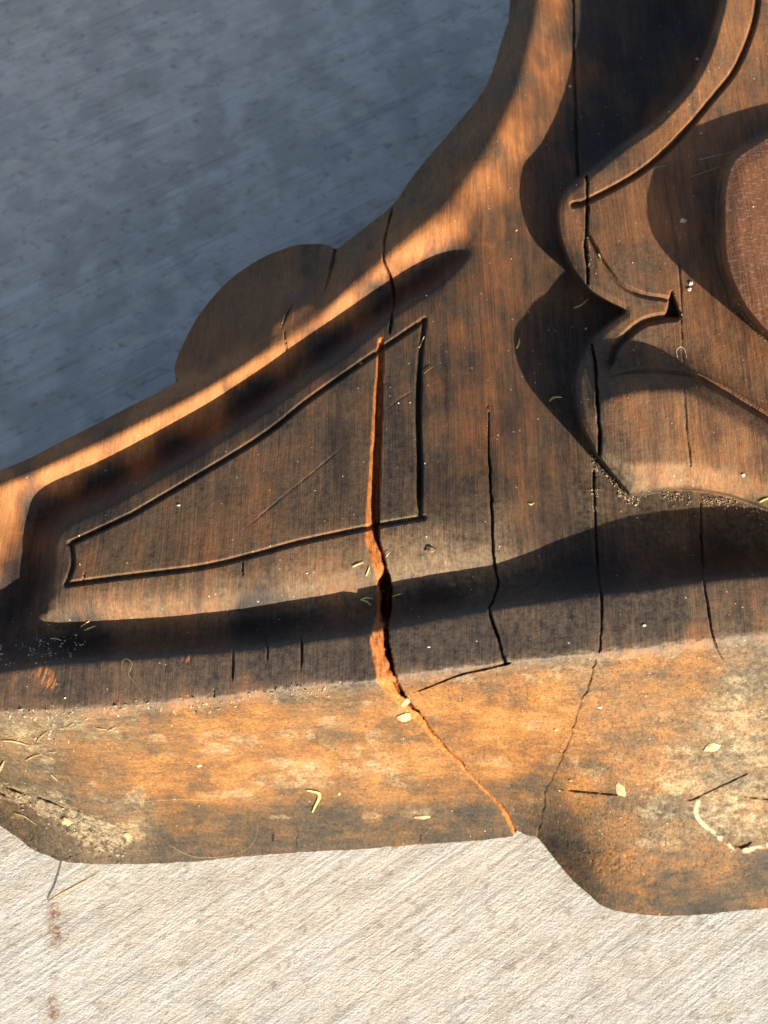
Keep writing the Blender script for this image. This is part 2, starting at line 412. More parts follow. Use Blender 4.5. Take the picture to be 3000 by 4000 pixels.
# the big split: left edge, right edge at each row
SPL = np.array([(1318, 1477, 1499), (1403, 1473, 1497), (1553, 1461, 1494), (1600, 1458, 1494), (1781, 1447, 1487), (1962, 1435, 1482), (2058, 1431, 1482), (2112, 1428, 1482), (2155, 1437, 1494), (2203, 1455, 1509), (2239, 1467, 1518), (2293, 1476, 1532), (2384, 1476, 1530), (2426, 1464, 1523),
                (2462, 1455, 1521), (2504, 1451, 1521), (2560, 1459, 1527), (2620, 1467, 1539), (2663, 1473, 1552), (2711, 1512, 1579), (2759, 1564, 1621), (2801, 1609, 1657), (2862, 1669, 1693), (2922, 1714, 1744), (2982, 1784, 1808), (3042, 1844, 1859), (3103, 1904, 1916), (3163, 1958, 1976), (3223, 1988, 2006), (3262, 2006, 2022)], float)
s = np.s_[int((1300 - V0) / STEP):int((3270 - V0) / STEP), int((1380 - U0) / STEP):int((2060 - U0) / STEP)]
X, Y = UU[s], VV[s]
jam = 0.3 + 0.7 * sstep(2050, 2150, Y) + 0.9 * sstep(2680, 2760, Y)
jl = (fbm(X / 30, Y / 40, 77, 4) - 0.5) * 12 * jam; jr = (fbm(X / 30, Y / 30, 88, 4) - 0.5) * 10 * jam
le = np.interp(Y, SPL[:, 0], SPL[:, 1]) + jl; re = np.interp(Y, SPL[:, 0], SPL[:, 2]) + jr
wd = np.maximum(re - le, 4)
a = (X - le) / wd
ins = (a > -0.04) & (a < 1.02) & (Y > 1318)
dep = np.clip(wd * np.interp(Y, [1318, 2000, 2200, 2260, 2400, 2450, 2700], [0.020, 0.024, 0.03, 0.06, 0.06, 0.035, 0.035]), 0.15, 3.4) * sstep(1316, 1350, Y)
lower = sstep(2680, 2780, Y)
dep = dep * (1 - 0.35 * lower)
litf = np.interp(Y, [1318, 1800, 2000, 2080, 2140, 2215, 2270, 2400, 2440, 2560, 2640, 2700], [.22, .24, .32, .5, .85, .75, .15, .18, .6, .65, .85, .72]) + (fbm(X / 40, Y / 30, 93, 3) - 0.5) * 0.3 * jam
litf = np.clip(litf, 0.08, 0.92)
upper_d = np.minimum(0.30, 0.8 * dep) / dep
pr = np.where(a < litf, upper_d * np.clip(a / litf, 0, 1) ** 0.9, upper_d + (1 - upper_d) * np.clip((a - litf) / 0.25, 0, 1))
pr = np.where(a > 0.93, pr * np.clip((1.02 - a) / 0.09, 0, 1), pr)
fib = (fbm(X / 9, Y / 90, 91, 3) - 0.5) * 0.12 * np.clip(a * 4, 0, 1)
H[s] = np.where(ins, H[s] - dep * pr + fib * (pr > 0.05), H[s])
SPLIT = np.zeros(UU.shape)
SPLIT[s] = np.where(ins, 1.0, 0.0)

# ---- hand-tool waviness and weathering relief
H += 0.10 * (fbm(UU / 210, VV / 260, 11, 3) - 0.5) + 0.030 * (fbm(UU / 40, VV / 75, 15, 3) - 0.5)
footm = sstep(0, 40, VV - np.interp(UU, [p[0] for p in L2], [p[1] for p in L2]))
H += footm * (0.10 * (fbm(UU / 60, VV / 34, 19, 4) - 0.5))
chips = sstep(0.66, 0.74, fbm(UU / 34, VV / 22, 23, 3)) * footm
H -= 0.02 * blur(chips, 1.5)
H += 0.010 * (fbm(UU / 7, VV / 60, 31, 2) - 0.5) * (1 - footm) + 0.014 * (fbm(UU / 10, VV / 10, 33, 2) - 0.5)
pits = sstep(0.62, 0.72, fbm(UU / 15, VV / 11, 181, 2)) * sstep(0.45, 0.6, fbm(UU / 160, VV / 90, 185, 3))
H -= 0.06 * pits * footm
# ragged crumbly line along the lower arris
H += 0.12 * (fbm(UU / 22, VV / 14, 35, 3) - 0.5) * (1 - sstep(0, 38, dl2))
# the filled knot on the right foot
dk, _ = seg_dist(CU, CV, catmull([(2730, 3127), (2717, 3175), (2742, 3217), (2796, 3259), (2844, 3296), (2898, 3322), (3000, 3302), (3120, 3260)], 5))
dk = upsample(dk, UU.shape, CST) + 9 * (fbm(UU / 22, VV / 22, 37, 3) - 0.5)
FILL = 1.0 * (1 - sstep(4, 12, dk)) * sstep(0.36, 0.50, fbm(UU / 26, VV / 26, 39, 3))
H += 0.07 * (1 - sstep(4, 20, dk))
splint = np.array([(-200, 3000), (0, 3055), (150, 3092), (300, 3155), (480, 3225), (570, 3262), (505, 3292), (430, 3345), (330, 3330), (250, 3250), (100, 3150), (0, 3108), (-200, 3060)], float)
SPLN = sstep(-8, 10, sdf(splint) + 40 * (fbm(UU / 40, VV / 40, 161, 4) - 0.5))
H += SPLN * (0.55 * (fbm((UU - 1.5 * VV) / 60, (VV - 0.45 * UU) / 9, 165, 3) - 0.55) + 0.3 * (fbm(UU / 26, VV / 26, 167, 3) - 0.5))
HM = H * 0.01

# ------------------------------------------------------------------ colour masks: bare wood and grime, with some light painted in
CP = np.array([  # u, v, bare, dust
    (0, 2050, 1, 0), (0, 2160, .9, 0), (-80, 2100, .85, 0), (60, 2330, .15, 0),
    (0, 1870, 1, .0), (200, 1840, 1, .0), (360, 1770, 1, 0), (540, 1700, 1, 0), (680, 1630, 1, 0), (800, 1560, 1, 0), (950, 1450, .95, 0), (1100, 1350, .9, .05), (1300, 1220, .85, .1), (1500, 1070, .85, .05), (1600, 990, .9, 0), (1700, 910, .85, 0), (1850, 710, .8, 0), (1980, 510, .75, 0), (2060, 400, .6, 0), (2100, 250, .72, 0), (2150, 0, .68, 0), (1900, 560, .5, .2), (2000, 330, .45, .3), (2060, 60, .4, .4),  # worn crest, bared further to paint its sunlit band brighter
    (400, 1640, .5, .5), (100, 1800, .5, .4), (900, 1150, .62, .5), (1100, 1100, .6, .5), (800, 1350, .62, .4), (1000, 1250, .6, .45), (1200, 1000, .55, .5), (1400, 950, .5, .65), (1600, 760, .5, .7), (1800, 520, .5, .75), (1950, 200, .5, .8), (1990, 0, .5, .8), (1500, 1170, .2, 0),  # bare and dust raised to lighten the shaded lug and flank
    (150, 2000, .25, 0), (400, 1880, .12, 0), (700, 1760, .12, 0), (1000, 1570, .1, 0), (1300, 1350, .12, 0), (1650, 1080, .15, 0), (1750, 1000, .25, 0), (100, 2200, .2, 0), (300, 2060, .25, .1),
    (400, 2200, .36, .3), (600, 2080, .36, .3), (900, 1900, .38, .28), (900, 2100, .46, .35), (1100, 1800, .32, .25), (1200, 1950, .28, .28), (1350, 1650, .3, .2), (1550, 1500, .3, .15), (1560, 1900, .28, .25), (1300, 1750, .3, .22),
    (500, 2380, .55, .75), (800, 2340, .55, .75), (1200, 2250, .5, .75), (1600, 2150, .42, 1), (1720, 2120, .4, 1), (1820, 2130, .36, .95), (1760, 2190, .38, .95), (1880, 2160, .3, .8), (1850, 2100, .22, .25), (200, 2400, .35, .4),  # dusty chamfer; dust pushed up right of the split to paint its highlight
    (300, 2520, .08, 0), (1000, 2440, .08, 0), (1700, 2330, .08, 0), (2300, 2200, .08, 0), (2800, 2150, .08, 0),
    (100, 2700, .35, .1), (300, 2680, .3, .1), (600, 2640, .25, .15), (800, 2620, .28, .15), (1100, 2600, .15, .15), (1350, 2580, .12, .12), (1700, 2520, .1, .18), (1900, 2480, .12, .15), (2200, 2450, .15, .2), (2600, 2400, .2, .25), (2900, 2320, .35, .2), (2500, 2520, .15, .3),
    (1750, 1500, .35, 0), (1850, 1800, .38, 0), (1900, 1300, .45, 0), (1900, 1050, .5, 0), (2000, 900, .5, 0), (2000, 1600, .42, 0), (2050, 1900, .4, 0), (2100, 1450, .35, 0), (2150, 1800, .35, .05), (1730, 1900, .25, .05), (1800, 1200, .35, 0), (2120, 2050, .3, 0),
    (2300, 100, .15, 0), (2500, 300, .15, 0), (2300, 500, .15, 0), (2600, 100, .15, 0), (2150, 650, .3, 0), (2150, 1000, .25, 0),
    (2230, 900, .55, .25), (2400, 850, .58, .2), (2550, 800, .62, .15), (2500, 1050, .48, .3), (2600, 500, .6, .25), (2850, 150, .62, .3), (2750, 300, .6, .3), (2720, 1150, .58, .2), (2850, 1350, .55, .25), (2350, 1400, .22, .2), (2280, 1600, .25, .2), (2500, 1600, .5, .35), (2750, 1680, .58, .3), (2950, 1800, .58, .3), (2600, 1870, .6, .8), (2850, 1900, .6, .75), (2950, 250, .5, .15),  # leaf tones; extra dust on the lower rim paints its sunlit strip
    (2900, 900, .6, 0), (2950, 700, .6, 0), (2950, 1100, .6, 0), (3200, 900, .6, 0), (2835, 850, .4, 0), (2350, 1900, .2, .4), (2600, 1960, .15, .4), (2900, 2020, .15, .4),
    (150, 2880, .45, .5), (400, 2850, .6, .35), (700, 2850, .8, .15), (1000, 2800, .75, .1), (1300, 2760, .6, .25), (300, 3000, .7, .15), (600, 3050, .8, .1), (900, 3000, .85, .12), (1200, 2950, .8, .15), (1500, 2850, .8, .12), (1500, 3050, .75, .2), (1750, 3050, .75, .1), (1000, 3100, .7, .2), (100, 3180, .2, .15), (300, 3300, .2, .25), (500, 3200, .4, .3), (700, 3250, .5, .05), (700, 3330, .2, .1), (1000, 3230, .35, .05), (1300, 3270, .3, .1), (1600, 3230, .35, .05), (1900, 3220, .3, .05), (1900, 3130, .6, .05), (200, 3100, .3, .4),
    (1700, 2750, .9, .05), (1900, 2800, .95, 0), (2000, 2950, .85, 0), (2150, 2750, .9, .05), (1900, 2680, .55, .15), (2050, 3100, .6, .1), (2300, 2650, .55, .3), (2500, 2600, .75, .2), (2700, 2600, .75, .15), (2900, 2560, .4, .45), (2950, 2680, .25, .45), (2400, 2800, .7, .25), (2600, 2800, .65, .3), (2850, 2850, .45, .6), (2500, 3000, .75, .25), (2700, 3000, .55, .55), (2900, 3000, .4, .7), (2300, 3080, .8, .1), (2400, 3180, .5, .25), (2600, 3200, .5, .45), (2850, 3180, .45, .6), (2200, 3250, .35, .1), (2500, 3330, .6, .25), (2800, 3380, .6, .2), (2300, 3400, .45, .05), (2500, 3470, .5, .05), (2750, 3500, .3, .05), (2950, 3450, .45, .1), (2100, 3200, .25, .05)], float)
BU, BV = UU[::8, ::8], VV[::8, ::8]
num = np.zeros(BU.shape + (2,)); den = np.full(BU.shape, 1e-12)
wpu = BU + 90 * (fbm(BU / 150, BV / 150, 41, 3) - 0.5); wpv = BV + 90 * (fbm(BU / 150, BV / 150, 45, 3) - 0.5)
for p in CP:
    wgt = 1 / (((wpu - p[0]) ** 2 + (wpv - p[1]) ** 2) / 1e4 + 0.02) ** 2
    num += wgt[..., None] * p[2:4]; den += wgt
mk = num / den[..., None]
BARE = upsample(mk[..., 0], UU.shape, 8); DUST_LIGHT = upsample(mk[..., 1], UU.shape, 8)
# colour changes sharply at the arris between the lacquered ledge and the bare underside
pale = sstep(0.62, 0.78, fbm(UU / 90, VV / 45, 61, 4)) * footm
DUST_LIGHT = np.clip(DUST_LIGHT * 0.8 + (0.12 + 0.12 * sstep(0, 40, S_LEAF)) * (1 - footm) + 0.4 * pale * (VV < 3200) + 0.3 * (1 - sstep(4, 44, dl2 + 30 * (fbm(UU / 30, VV / 16, 63, 3) - 0.5))), 0, 1)
darkblot = sstep(0.46, 0.74, fbm(UU / 190 + 2 * fbm(UU / 80, VV / 80, 64, 3), VV / 60, 65, 5)) * footm
BARE = np.clip(BARE - 0.22 * darkblot, 0, 1)
tl = np.interp(UU, [p[0] for p in TURN] + [2080] + [p[0] for p in TURN2], [p[1] for p in TURN] + [3130] + [p[1] for p in TURN2])
wob = 46 * (fbm(UU / 130, VV / 60, 66, 4) - 0.5)
lowband = sstep(-14, 22, VV - tl + wob) * footm
lowband = np.where(UU > 2130, lowband * (1 - 0.75 * sstep(40, 75, VV - tl + wob)), lowband)
BARE = np.where(lowband > 0, np.maximum(BARE, 0.34 * lowband), BARE) * (1 - 0.22 * lowband)
for (cx, cy, rx, ry, st_) in ((880, 2905, 150, 60, .6), (1150, 3010, 190, 40, .75), (1490, 2985, 90, 60, .6), (1470, 2880, 70, 40, .4), (1290, 2820, 60, 30, .5), (1180, 3060, 170, 30, .45), (1650, 3175, 120, 30, .45), (2620, 3060, 200, 90, .7), (2880, 3170, 190, 140, .55), (2860, 2800, 170, 120, .4), (2560, 3290, 150, 40, .55), (420, 3230, 190, 55, .75), (150, 3110, 140, 40, .7), (120, 2860, 180, 50, .4), (2200, 2620, 160, 30, .4)):
    e = np.hypot((UU - cx) / rx, (VV - cy) / ry)
    k = st_ * (1 - sstep(0.25, 1.1, e)) * sstep(0.36, 0.62, fbm(UU / 44, VV / 26, 67, 5))
    DUST_LIGHT = np.clip(DUST_LIGHT + k, 0, 1) if np.isscalar(k) is False else DUST_LIGHT
DUST_LIGHT = np.maximum(DUST_LIGHT, 0.9 * SPLN * sstep(0.25, 0.5, fbm(UU / 18, VV / 18, 169, 3)))
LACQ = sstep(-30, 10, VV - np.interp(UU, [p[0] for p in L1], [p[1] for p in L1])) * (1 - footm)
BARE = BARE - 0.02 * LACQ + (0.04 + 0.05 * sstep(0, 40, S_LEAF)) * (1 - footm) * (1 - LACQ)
for (cx, cy, rx, ry) in ((185, 2652, 62, 62), (735, 2572, 40, 30)):   # gouges to raw wood
    e = np.hypot((UU - cx - 0.2 * (VV - cy)) / rx, (VV - cy) / ry) + 0.9 * (fbm(UU / 12, VV / 40, 71, 3) - 0.5)
    k = 0.8 * (1 - sstep(0.4, 1.1, e)) * sstep(0.40, 0.56, fbm((UU + 0.4 * VV) / 11, VV / 70, 73, 4))
    BARE = np.maximum(BARE, k * 1.0)
    DUST_LIGHT *= 1 - k
    HM -= 0.0006 * k
FRESH = blur(SPLIT, 0.7)
FRESH[:int((1318 - V0) / STEP)] = 0
BARE = np.clip(BARE, 0, 1)

# ------------------------------------------------------------------ grid -> world
WU, WV = UU.copy(), VV.copy()
gy, gx = np.gradient(S_OUT, STEP)
gn = np.maximum(np.hypot(gx, gy), 0.3)
band = (S_OUT <= 0) & (S_OUT > -2.5 * STEP)
WU = np.where(band, UU - S_OUT * gx / gn ** 2, WU)
WV = np.where(band, VV - S_OUT * gy / gn ** 2, WV)
PW = at_height(WU, WV, np.maximum(HM, -0.002))
du = np.zeros_like(PW); dv = np.zeros_like(PW)
du[:, 1:-1] = PW[:, 2:] - PW[:, :-2]; du[:, 0] = PW[:, 1] - PW[:, 0]; du[:, -1] = PW[:, -1] - PW[:, -2]
dv[1:-1] = PW[2:] - PW[:-2]; dv[0] = PW[1] - PW[0]; dv[-1] = PW[-1] - PW[-2]
NRM = np.cross(dv, du)
NRM /= np.maximum(np.linalg.norm(NRM, axis=2, keepdims=True), 1e-12)
ctr = 0.25 * (S_OUT[:-1, :-1] + S_OUT[1:, :-1] + S_OUT[:-1, 1:] + S_OUT[1:, 1:])
KEEP = (S_OUT[:-1, :-1] > -STEP * 0.9) | (S_OUT[1:, 1:] > -STEP * 0.9) | (S_OUT[1:, :-1] > -STEP * 0.9) | (S_OUT[:-1, 1:] > -STEP * 0.9)
KEEP = ctr > -STEP * 0.8


def surf(u, v):
    """point and normal of the carved surface seen at photo pixel u, v"""
    i = (u - U0) / STEP; j = (v - V0) / STEP
    i0 = int(np.clip(i, 0, NX - 2)); j0 = int(np.clip(j, 0, NY - 2))
    p = PW[j0, i0] + (PW[j0, i0 + 1] - PW[j0, i0]) * (i - i0) + (PW[j0 + 1, i0] - PW[j0, i0]) * (j - j0)
    n = NRM[max(j0 - 2, 0):j0 + 4, max(i0 - 2, 0):i0 + 4].reshape(-1, 3).mean(0)
    return Vector(p), Vector(n / np.linalg.norm(n))


# ------------------------------------------------------------------ materials
class NT:
    def __init__(s, name):
        s.m = bpy.data.materials.new(name)
        s.m.use_nodes = True
        s.t = s.m.node_tree
        s.b = s.t.nodes['Principled BSDF']

    def n(s, typ, **kw):
        nd = s.t.nodes.new(typ)
        for k, v in kw.items():
            if k.startswith('i_'):
                key = k[2:]
                nd.inputs[int(key) if key.isdigit() else key.replace('_', ' ')].default_value = v
            else:
                setattr(nd, k, v)
        return nd

    def l(s, a, b):
        s.t.links.new(a, b)

    def math(s, op, a, b=None, c=None, clamp=False):
        nd = s.n('ShaderNodeMath', operation=op, use_clamp=clamp)
        for i, x in enumerate((a, b, c)):
            if x is None: continue
            if hasattr(x, 'is_linked'): s.l(x, nd.inputs[i])
            else: nd.inputs[i].default_value = x
        return nd.outputs[0]

    def noise(s, vec, scale, detail=4, rough=0.55, dist=0.0):
        nd = s.n('ShaderNodeTexNoise', i_Scale=scale, i_Detail=detail, i_Roughness=rough, i_Distortion=dist)
        s.l(vec, nd.inputs['Vector'])
        return nd.outputs[0]

    def mapping(s, vec, scale=(1, 1, 1), rot=(0, 0, 0), loc=(0, 0, 0)):
        nd = s.n('ShaderNodeMapping')
        nd.inputs['Scale'].default_value = scale
        nd.inputs['Rotation'].default_value = rot
        nd.inputs['Location'].default_value = loc
        s.l(vec, nd.inputs['Vector'])
        return nd.outputs[0]

    def ramp(s, fac, stops, interp='LINEAR'):
        nd = s.n('ShaderNodeValToRGB')
        cr = nd.color_ramp
        cr.interpolation = interp
        while len(cr.elements) < len(stops): cr.elements.new(0.5)
        for e, (p, c) in zip(cr.elements, stops):
            e.position = p
            e.color = (c, c, c, 1) if isinstance(c, (int, float)) else (*c, 1)
        s.l(fac, nd.inputs[0])
        return nd.outputs[0]

    def mix(s, fac, a, b, mode='MIX'):
        nd = s.n('ShaderNodeMix', data_type='RGBA', blend_type=mode)
        for x, i in ((fac, 0), (a, 6), (b, 7)):
            if hasattr(x, 'is_linked'): s.l(x, nd.inputs[i])
            else: nd.inputs[i].default_value = x if i == 0 else (*x, 1)
        return nd.outputs[2]

    def sep(s, col):
        nd = s.n('ShaderNodeSeparateColor')
        s.l(col, nd.inputs[0])
        return nd.outputs


def wood_material():
    m = NT('weathered_lacquered_wood')
    geo = m.n('ShaderNodeNewGeometry').outputs['Position']
    at = m.n('ShaderNodeAttribute', attribute_name='wear')
    bare, dust, fresh = m.sep(at.outputs['Color'])[:3]
    at2 = m.n('ShaderNodeAttribute', attribute_name='zone')
    foot, boss, fill = m.sep(at2.outputs['Color'])[:3]
    warp = m.n('ShaderNodeTexNoise', i_Scale=9.0, i_Detail=2.0)
    m.l(geo, warp.inputs['Vector'])
    wv = m.n('ShaderNodeVectorMath', operation='MULTIPLY_ADD')
    m.l(warp.outputs['Color'], wv.inputs[0]); wv.inputs[1].default_value = (0.006, 0.006, 0.006); m.l(geo, wv.inputs[2])
    pos = wv.outputs[0]
    # grain along the board on the carved face, mottled end grain on the foot
    g1 = m.noise(m.mapping(pos, (230, 7, 40)), 1.0, 5, 0.62)
    g2 = m.noise(m.mapping(pos, (900, 16, 150)), 1.0, 3, 0.6)
    g3 = m.noise(m.mapping(pos, (60, 7, 20)), 1.0, 4, 0.55)
    e1 = m.noise(m.mapping(pos, (60, 170, 170)), 1.0, 5, 0.6)
    e2 = m.noise(geo, 420, 4, 0.7)
    blot = m.noise(pos, 28, 5, 0.6)
    gr = m.math('ADD', m.math('MULTIPLY', g1, 0.45), m.math('ADD', m.math('MULTIPLY', g2, 0.25), m.math('MULTIPLY', g3, 0.30)))
    gf = m.math('ADD', m.math('MULTIPLY', e1, 0.5), m.math('ADD', m.math('MULTIPLY', e2, 0.3), m.math('MULTIPLY', blot, 0.2)))
    mx = m.n('ShaderNodeMix', data_type='FLOAT')
    m.l(foot, mx.inputs[0]); m.l(gr, mx.inputs[2]); m.l(gf, mx.inputs[3])
    g = mx.outputs[0]
    # broad wandering figure of the timber
    fw = m.n('ShaderNodeTexNoise', i_Scale=1.0, i_Detail=3.0, i_Roughness=0.55, i_Distortion=1.6)
    m.l(m.mapping(geo, (34, 9, 20), loc=(1.7, 0.4, 0)), fw.inputs['Vector'])
    fig = m.ramp(fw.outputs[0], [(0.30, 0.0), (0.42, 0.75), (0.50, 0.35), (0.58, 0.9), (0.70, 0.25)])
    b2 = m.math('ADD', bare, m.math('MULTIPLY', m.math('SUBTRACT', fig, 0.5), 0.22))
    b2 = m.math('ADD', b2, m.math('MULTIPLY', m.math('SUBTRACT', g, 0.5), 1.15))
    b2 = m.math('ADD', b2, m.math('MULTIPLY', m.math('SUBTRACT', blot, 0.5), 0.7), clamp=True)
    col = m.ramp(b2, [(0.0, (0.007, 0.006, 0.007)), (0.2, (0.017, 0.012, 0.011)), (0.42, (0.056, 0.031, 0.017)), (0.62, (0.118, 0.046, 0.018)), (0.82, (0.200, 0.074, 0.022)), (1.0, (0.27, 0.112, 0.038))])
    col = m.mix(m.math('MULTIPLY', foot, 0.5), col, m.ramp(b2, [(0.0, (0.018, 0.015, 0.014)), (0.25, (0.042, 0.030, 0.021)), (0.5, (0.090, 0.045, 0.018)), (0.75, (0.145, 0.068, 0.020)), (1.0, (0.200, 0.100, 0.032))]))
    # film of dust and weathered grey, carrying the painted brightening too
    dn = m.noise(geo, 240, 6, 0.72)
    df = m.math('MULTIPLY', dust, m.ramp(dn, [(0.34, 0.1), (0.60, 1.0)]), clamp=True)
    dcol = m.mix(foot, (0.175, 0.128, 0.076), (0.31, 0.235, 0.155))
    col = m.mix(m.math('MULTIPLY', df, 0.85), col, dcol)
    # remains of the dark finish, with ragged edges along the grain
    pt = m.noise(m.mapping(pos, (60, 9, 30), loc=(3, 1, 0)), 1.0, 6, 0.66)
    pm = m.math('MULTIPLY', m.ramp(pt, [(0.54, 0.0), (0.66, 0.5)]), m.math('SUBTRACT', 1.0, foot))
    pm = m.math('MULTIPLY', pm, m.ramp(bare, [(0.7, 1.0), (0.98, 0.25)]))
    # grubby worn marks on the underside
    pf = m.noise(m.mapping(geo, (38, 120, 120)), 1.0, 7, 0.7)
    pg = m.noise(m.mapping(geo, (120, 330, 330), loc=(5, 2, 1)), 1.0, 5, 0.7)
    pq = m.math('ADD', m.math('MULTIPLY', m.ramp(pf, [(0.54, 0.0), (0.66, 0.45)]), foot), m.math('MULTIPLY', m.ramp(pg, [(0.55, 0.0), (0.66, 0.4)]), foot), clamp=True)
    col = m.mix(pq, col, (0.050, 0.036, 0.026))
    col = m.mix(pm, col, (0.017, 0.0125, 0.0125))
    # fibres
    fb = m.noise(m.mapping(pos, (1300, 22, 200)), 1.0, 3, 0.65)
    ft = m.noise(m.mapping(geo, (500, 900, 900)), 1.0, 4, 0.7)
    mxf = m.n('ShaderNodeMix', data_type='FLOAT')
    m.l(foot, mxf.inputs[0]); m.l(fb, mxf.inputs[2]); m.l(ft, mxf.inputs[3])
    col = m.mix(1.0, col, m.ramp(mxf.outputs[0], [(0.30, 0.76), (0.5, 1.0), (0.70, 1.25)]), 'MULTIPLY')
    col = m.mix(foot, col, m.mix(1.0, col, m.ramp(m.noise(geo, 520, 5, 0.75), [(0.34, (0.45, 0.46, 0.45)), (0.46, (0.98, 1.02, 0.95)), (0.62, (1.14, 1.20, 1.06)), (0.72, (1.6, 1.65, 1.5))]), 'MULTIPLY'))
    # pale ray flecks on the boss
    fl = m.noise(m.mapping(geo, (210, 520, 60)), 1.0, 1, 0.4)
    ff = m.math('MULTIPLY', m.math('MULTIPLY', boss, 0.5), m.ramp(fl, [(0.58, 0.0), (0.65, 0.75)]))
    col = m.mix(m.math('MULTIPLY', boss, 0.35), col, (0.21, 0.085, 0.045))
    col = m.mix(ff, col, (0.36, 0.21, 0.14))
    # fresh wood in the split
    fn = m.noise(m.mapping(pos, (500, 160, 300)), 1.0, 6, 0.72)
    fc = m.ramp(fn, [(0.32, (0.10, 0.034, 0.010)), (0.47, (0.27, 0.088, 0.020)), (0.6, (0.37, 0.135, 0.034)), (0.75, (0.50, 0.25, 0.09))])
    col = m.mix(fresh, col, fc)
    col = m.mix(fill, col, (0.38, 0.30, 0.19))
    # pale pin-prick specks
    vo = m.n('ShaderNodeTexVoronoi', i_Scale=230.0, i_Randomness=1.0)
    m.l(geo, vo.inputs['Vector'])
    vr = m.sep(vo.outputs['Color'])[0]
    sp = m.math('MULTIPLY', m.math('LESS_THAN', vo.outputs['Distance'], 0.14), m.math('GREATER_THAN', vr, 0.93))
    col = m.mix(m.math('MULTIPLY', sp, 0.55), col, (0.36, 0.31, 0.24))
    m.l(col, m.b.inputs['Base Color'])
    ro = m.math('ADD', 0.44, m.math('MULTIPLY', g2, 0.18))
    ro = m.math('SUBTRACT', ro, m.math('MULTIPLY', at.outputs['Alpha'], 0.12))
    ro = m.math('ADD', ro, m.math('MULTIPLY', df, 0.35))
    ro = m.math('ADD', ro, m.math('MULTIPLY', b2, 0.18))
    ro = m.math('MAXIMUM', ro, m.math('MULTIPLY', fresh, 0.8), clamp=True)
    m.l(ro, m.b.inputs['Roughness'])
    m.l(m.math('MULTIPLY_ADD', at.outputs['Alpha'], 0.16, 0.19), m.b.inputs['Specular IOR Level'])
    hgt = m.math('ADD', m.math('MULTIPLY', g2, 0.5), m.math('MULTIPLY', g1, 0.5))
    fine = m.noise(geo, 750, 3, 0.65)
    hgt = m.math('ADD', hgt, m.math('MULTIPLY', fine, 0.4))
    hgt = m.math('ADD', hgt, m.math('MULTIPLY', m.math('MULTIPLY', m.math('ADD', e1, m.math('MULTIPLY', e2, 1.5)), foot), 1.3))
    bp = m.n('ShaderNodeBump', i_Strength=0.7, i_Distance=0.0011)
    m.l(hgt, bp.inputs['Height'])
    m.l(bp.outputs[0], m.b.inputs['Normal'])
    return m.m


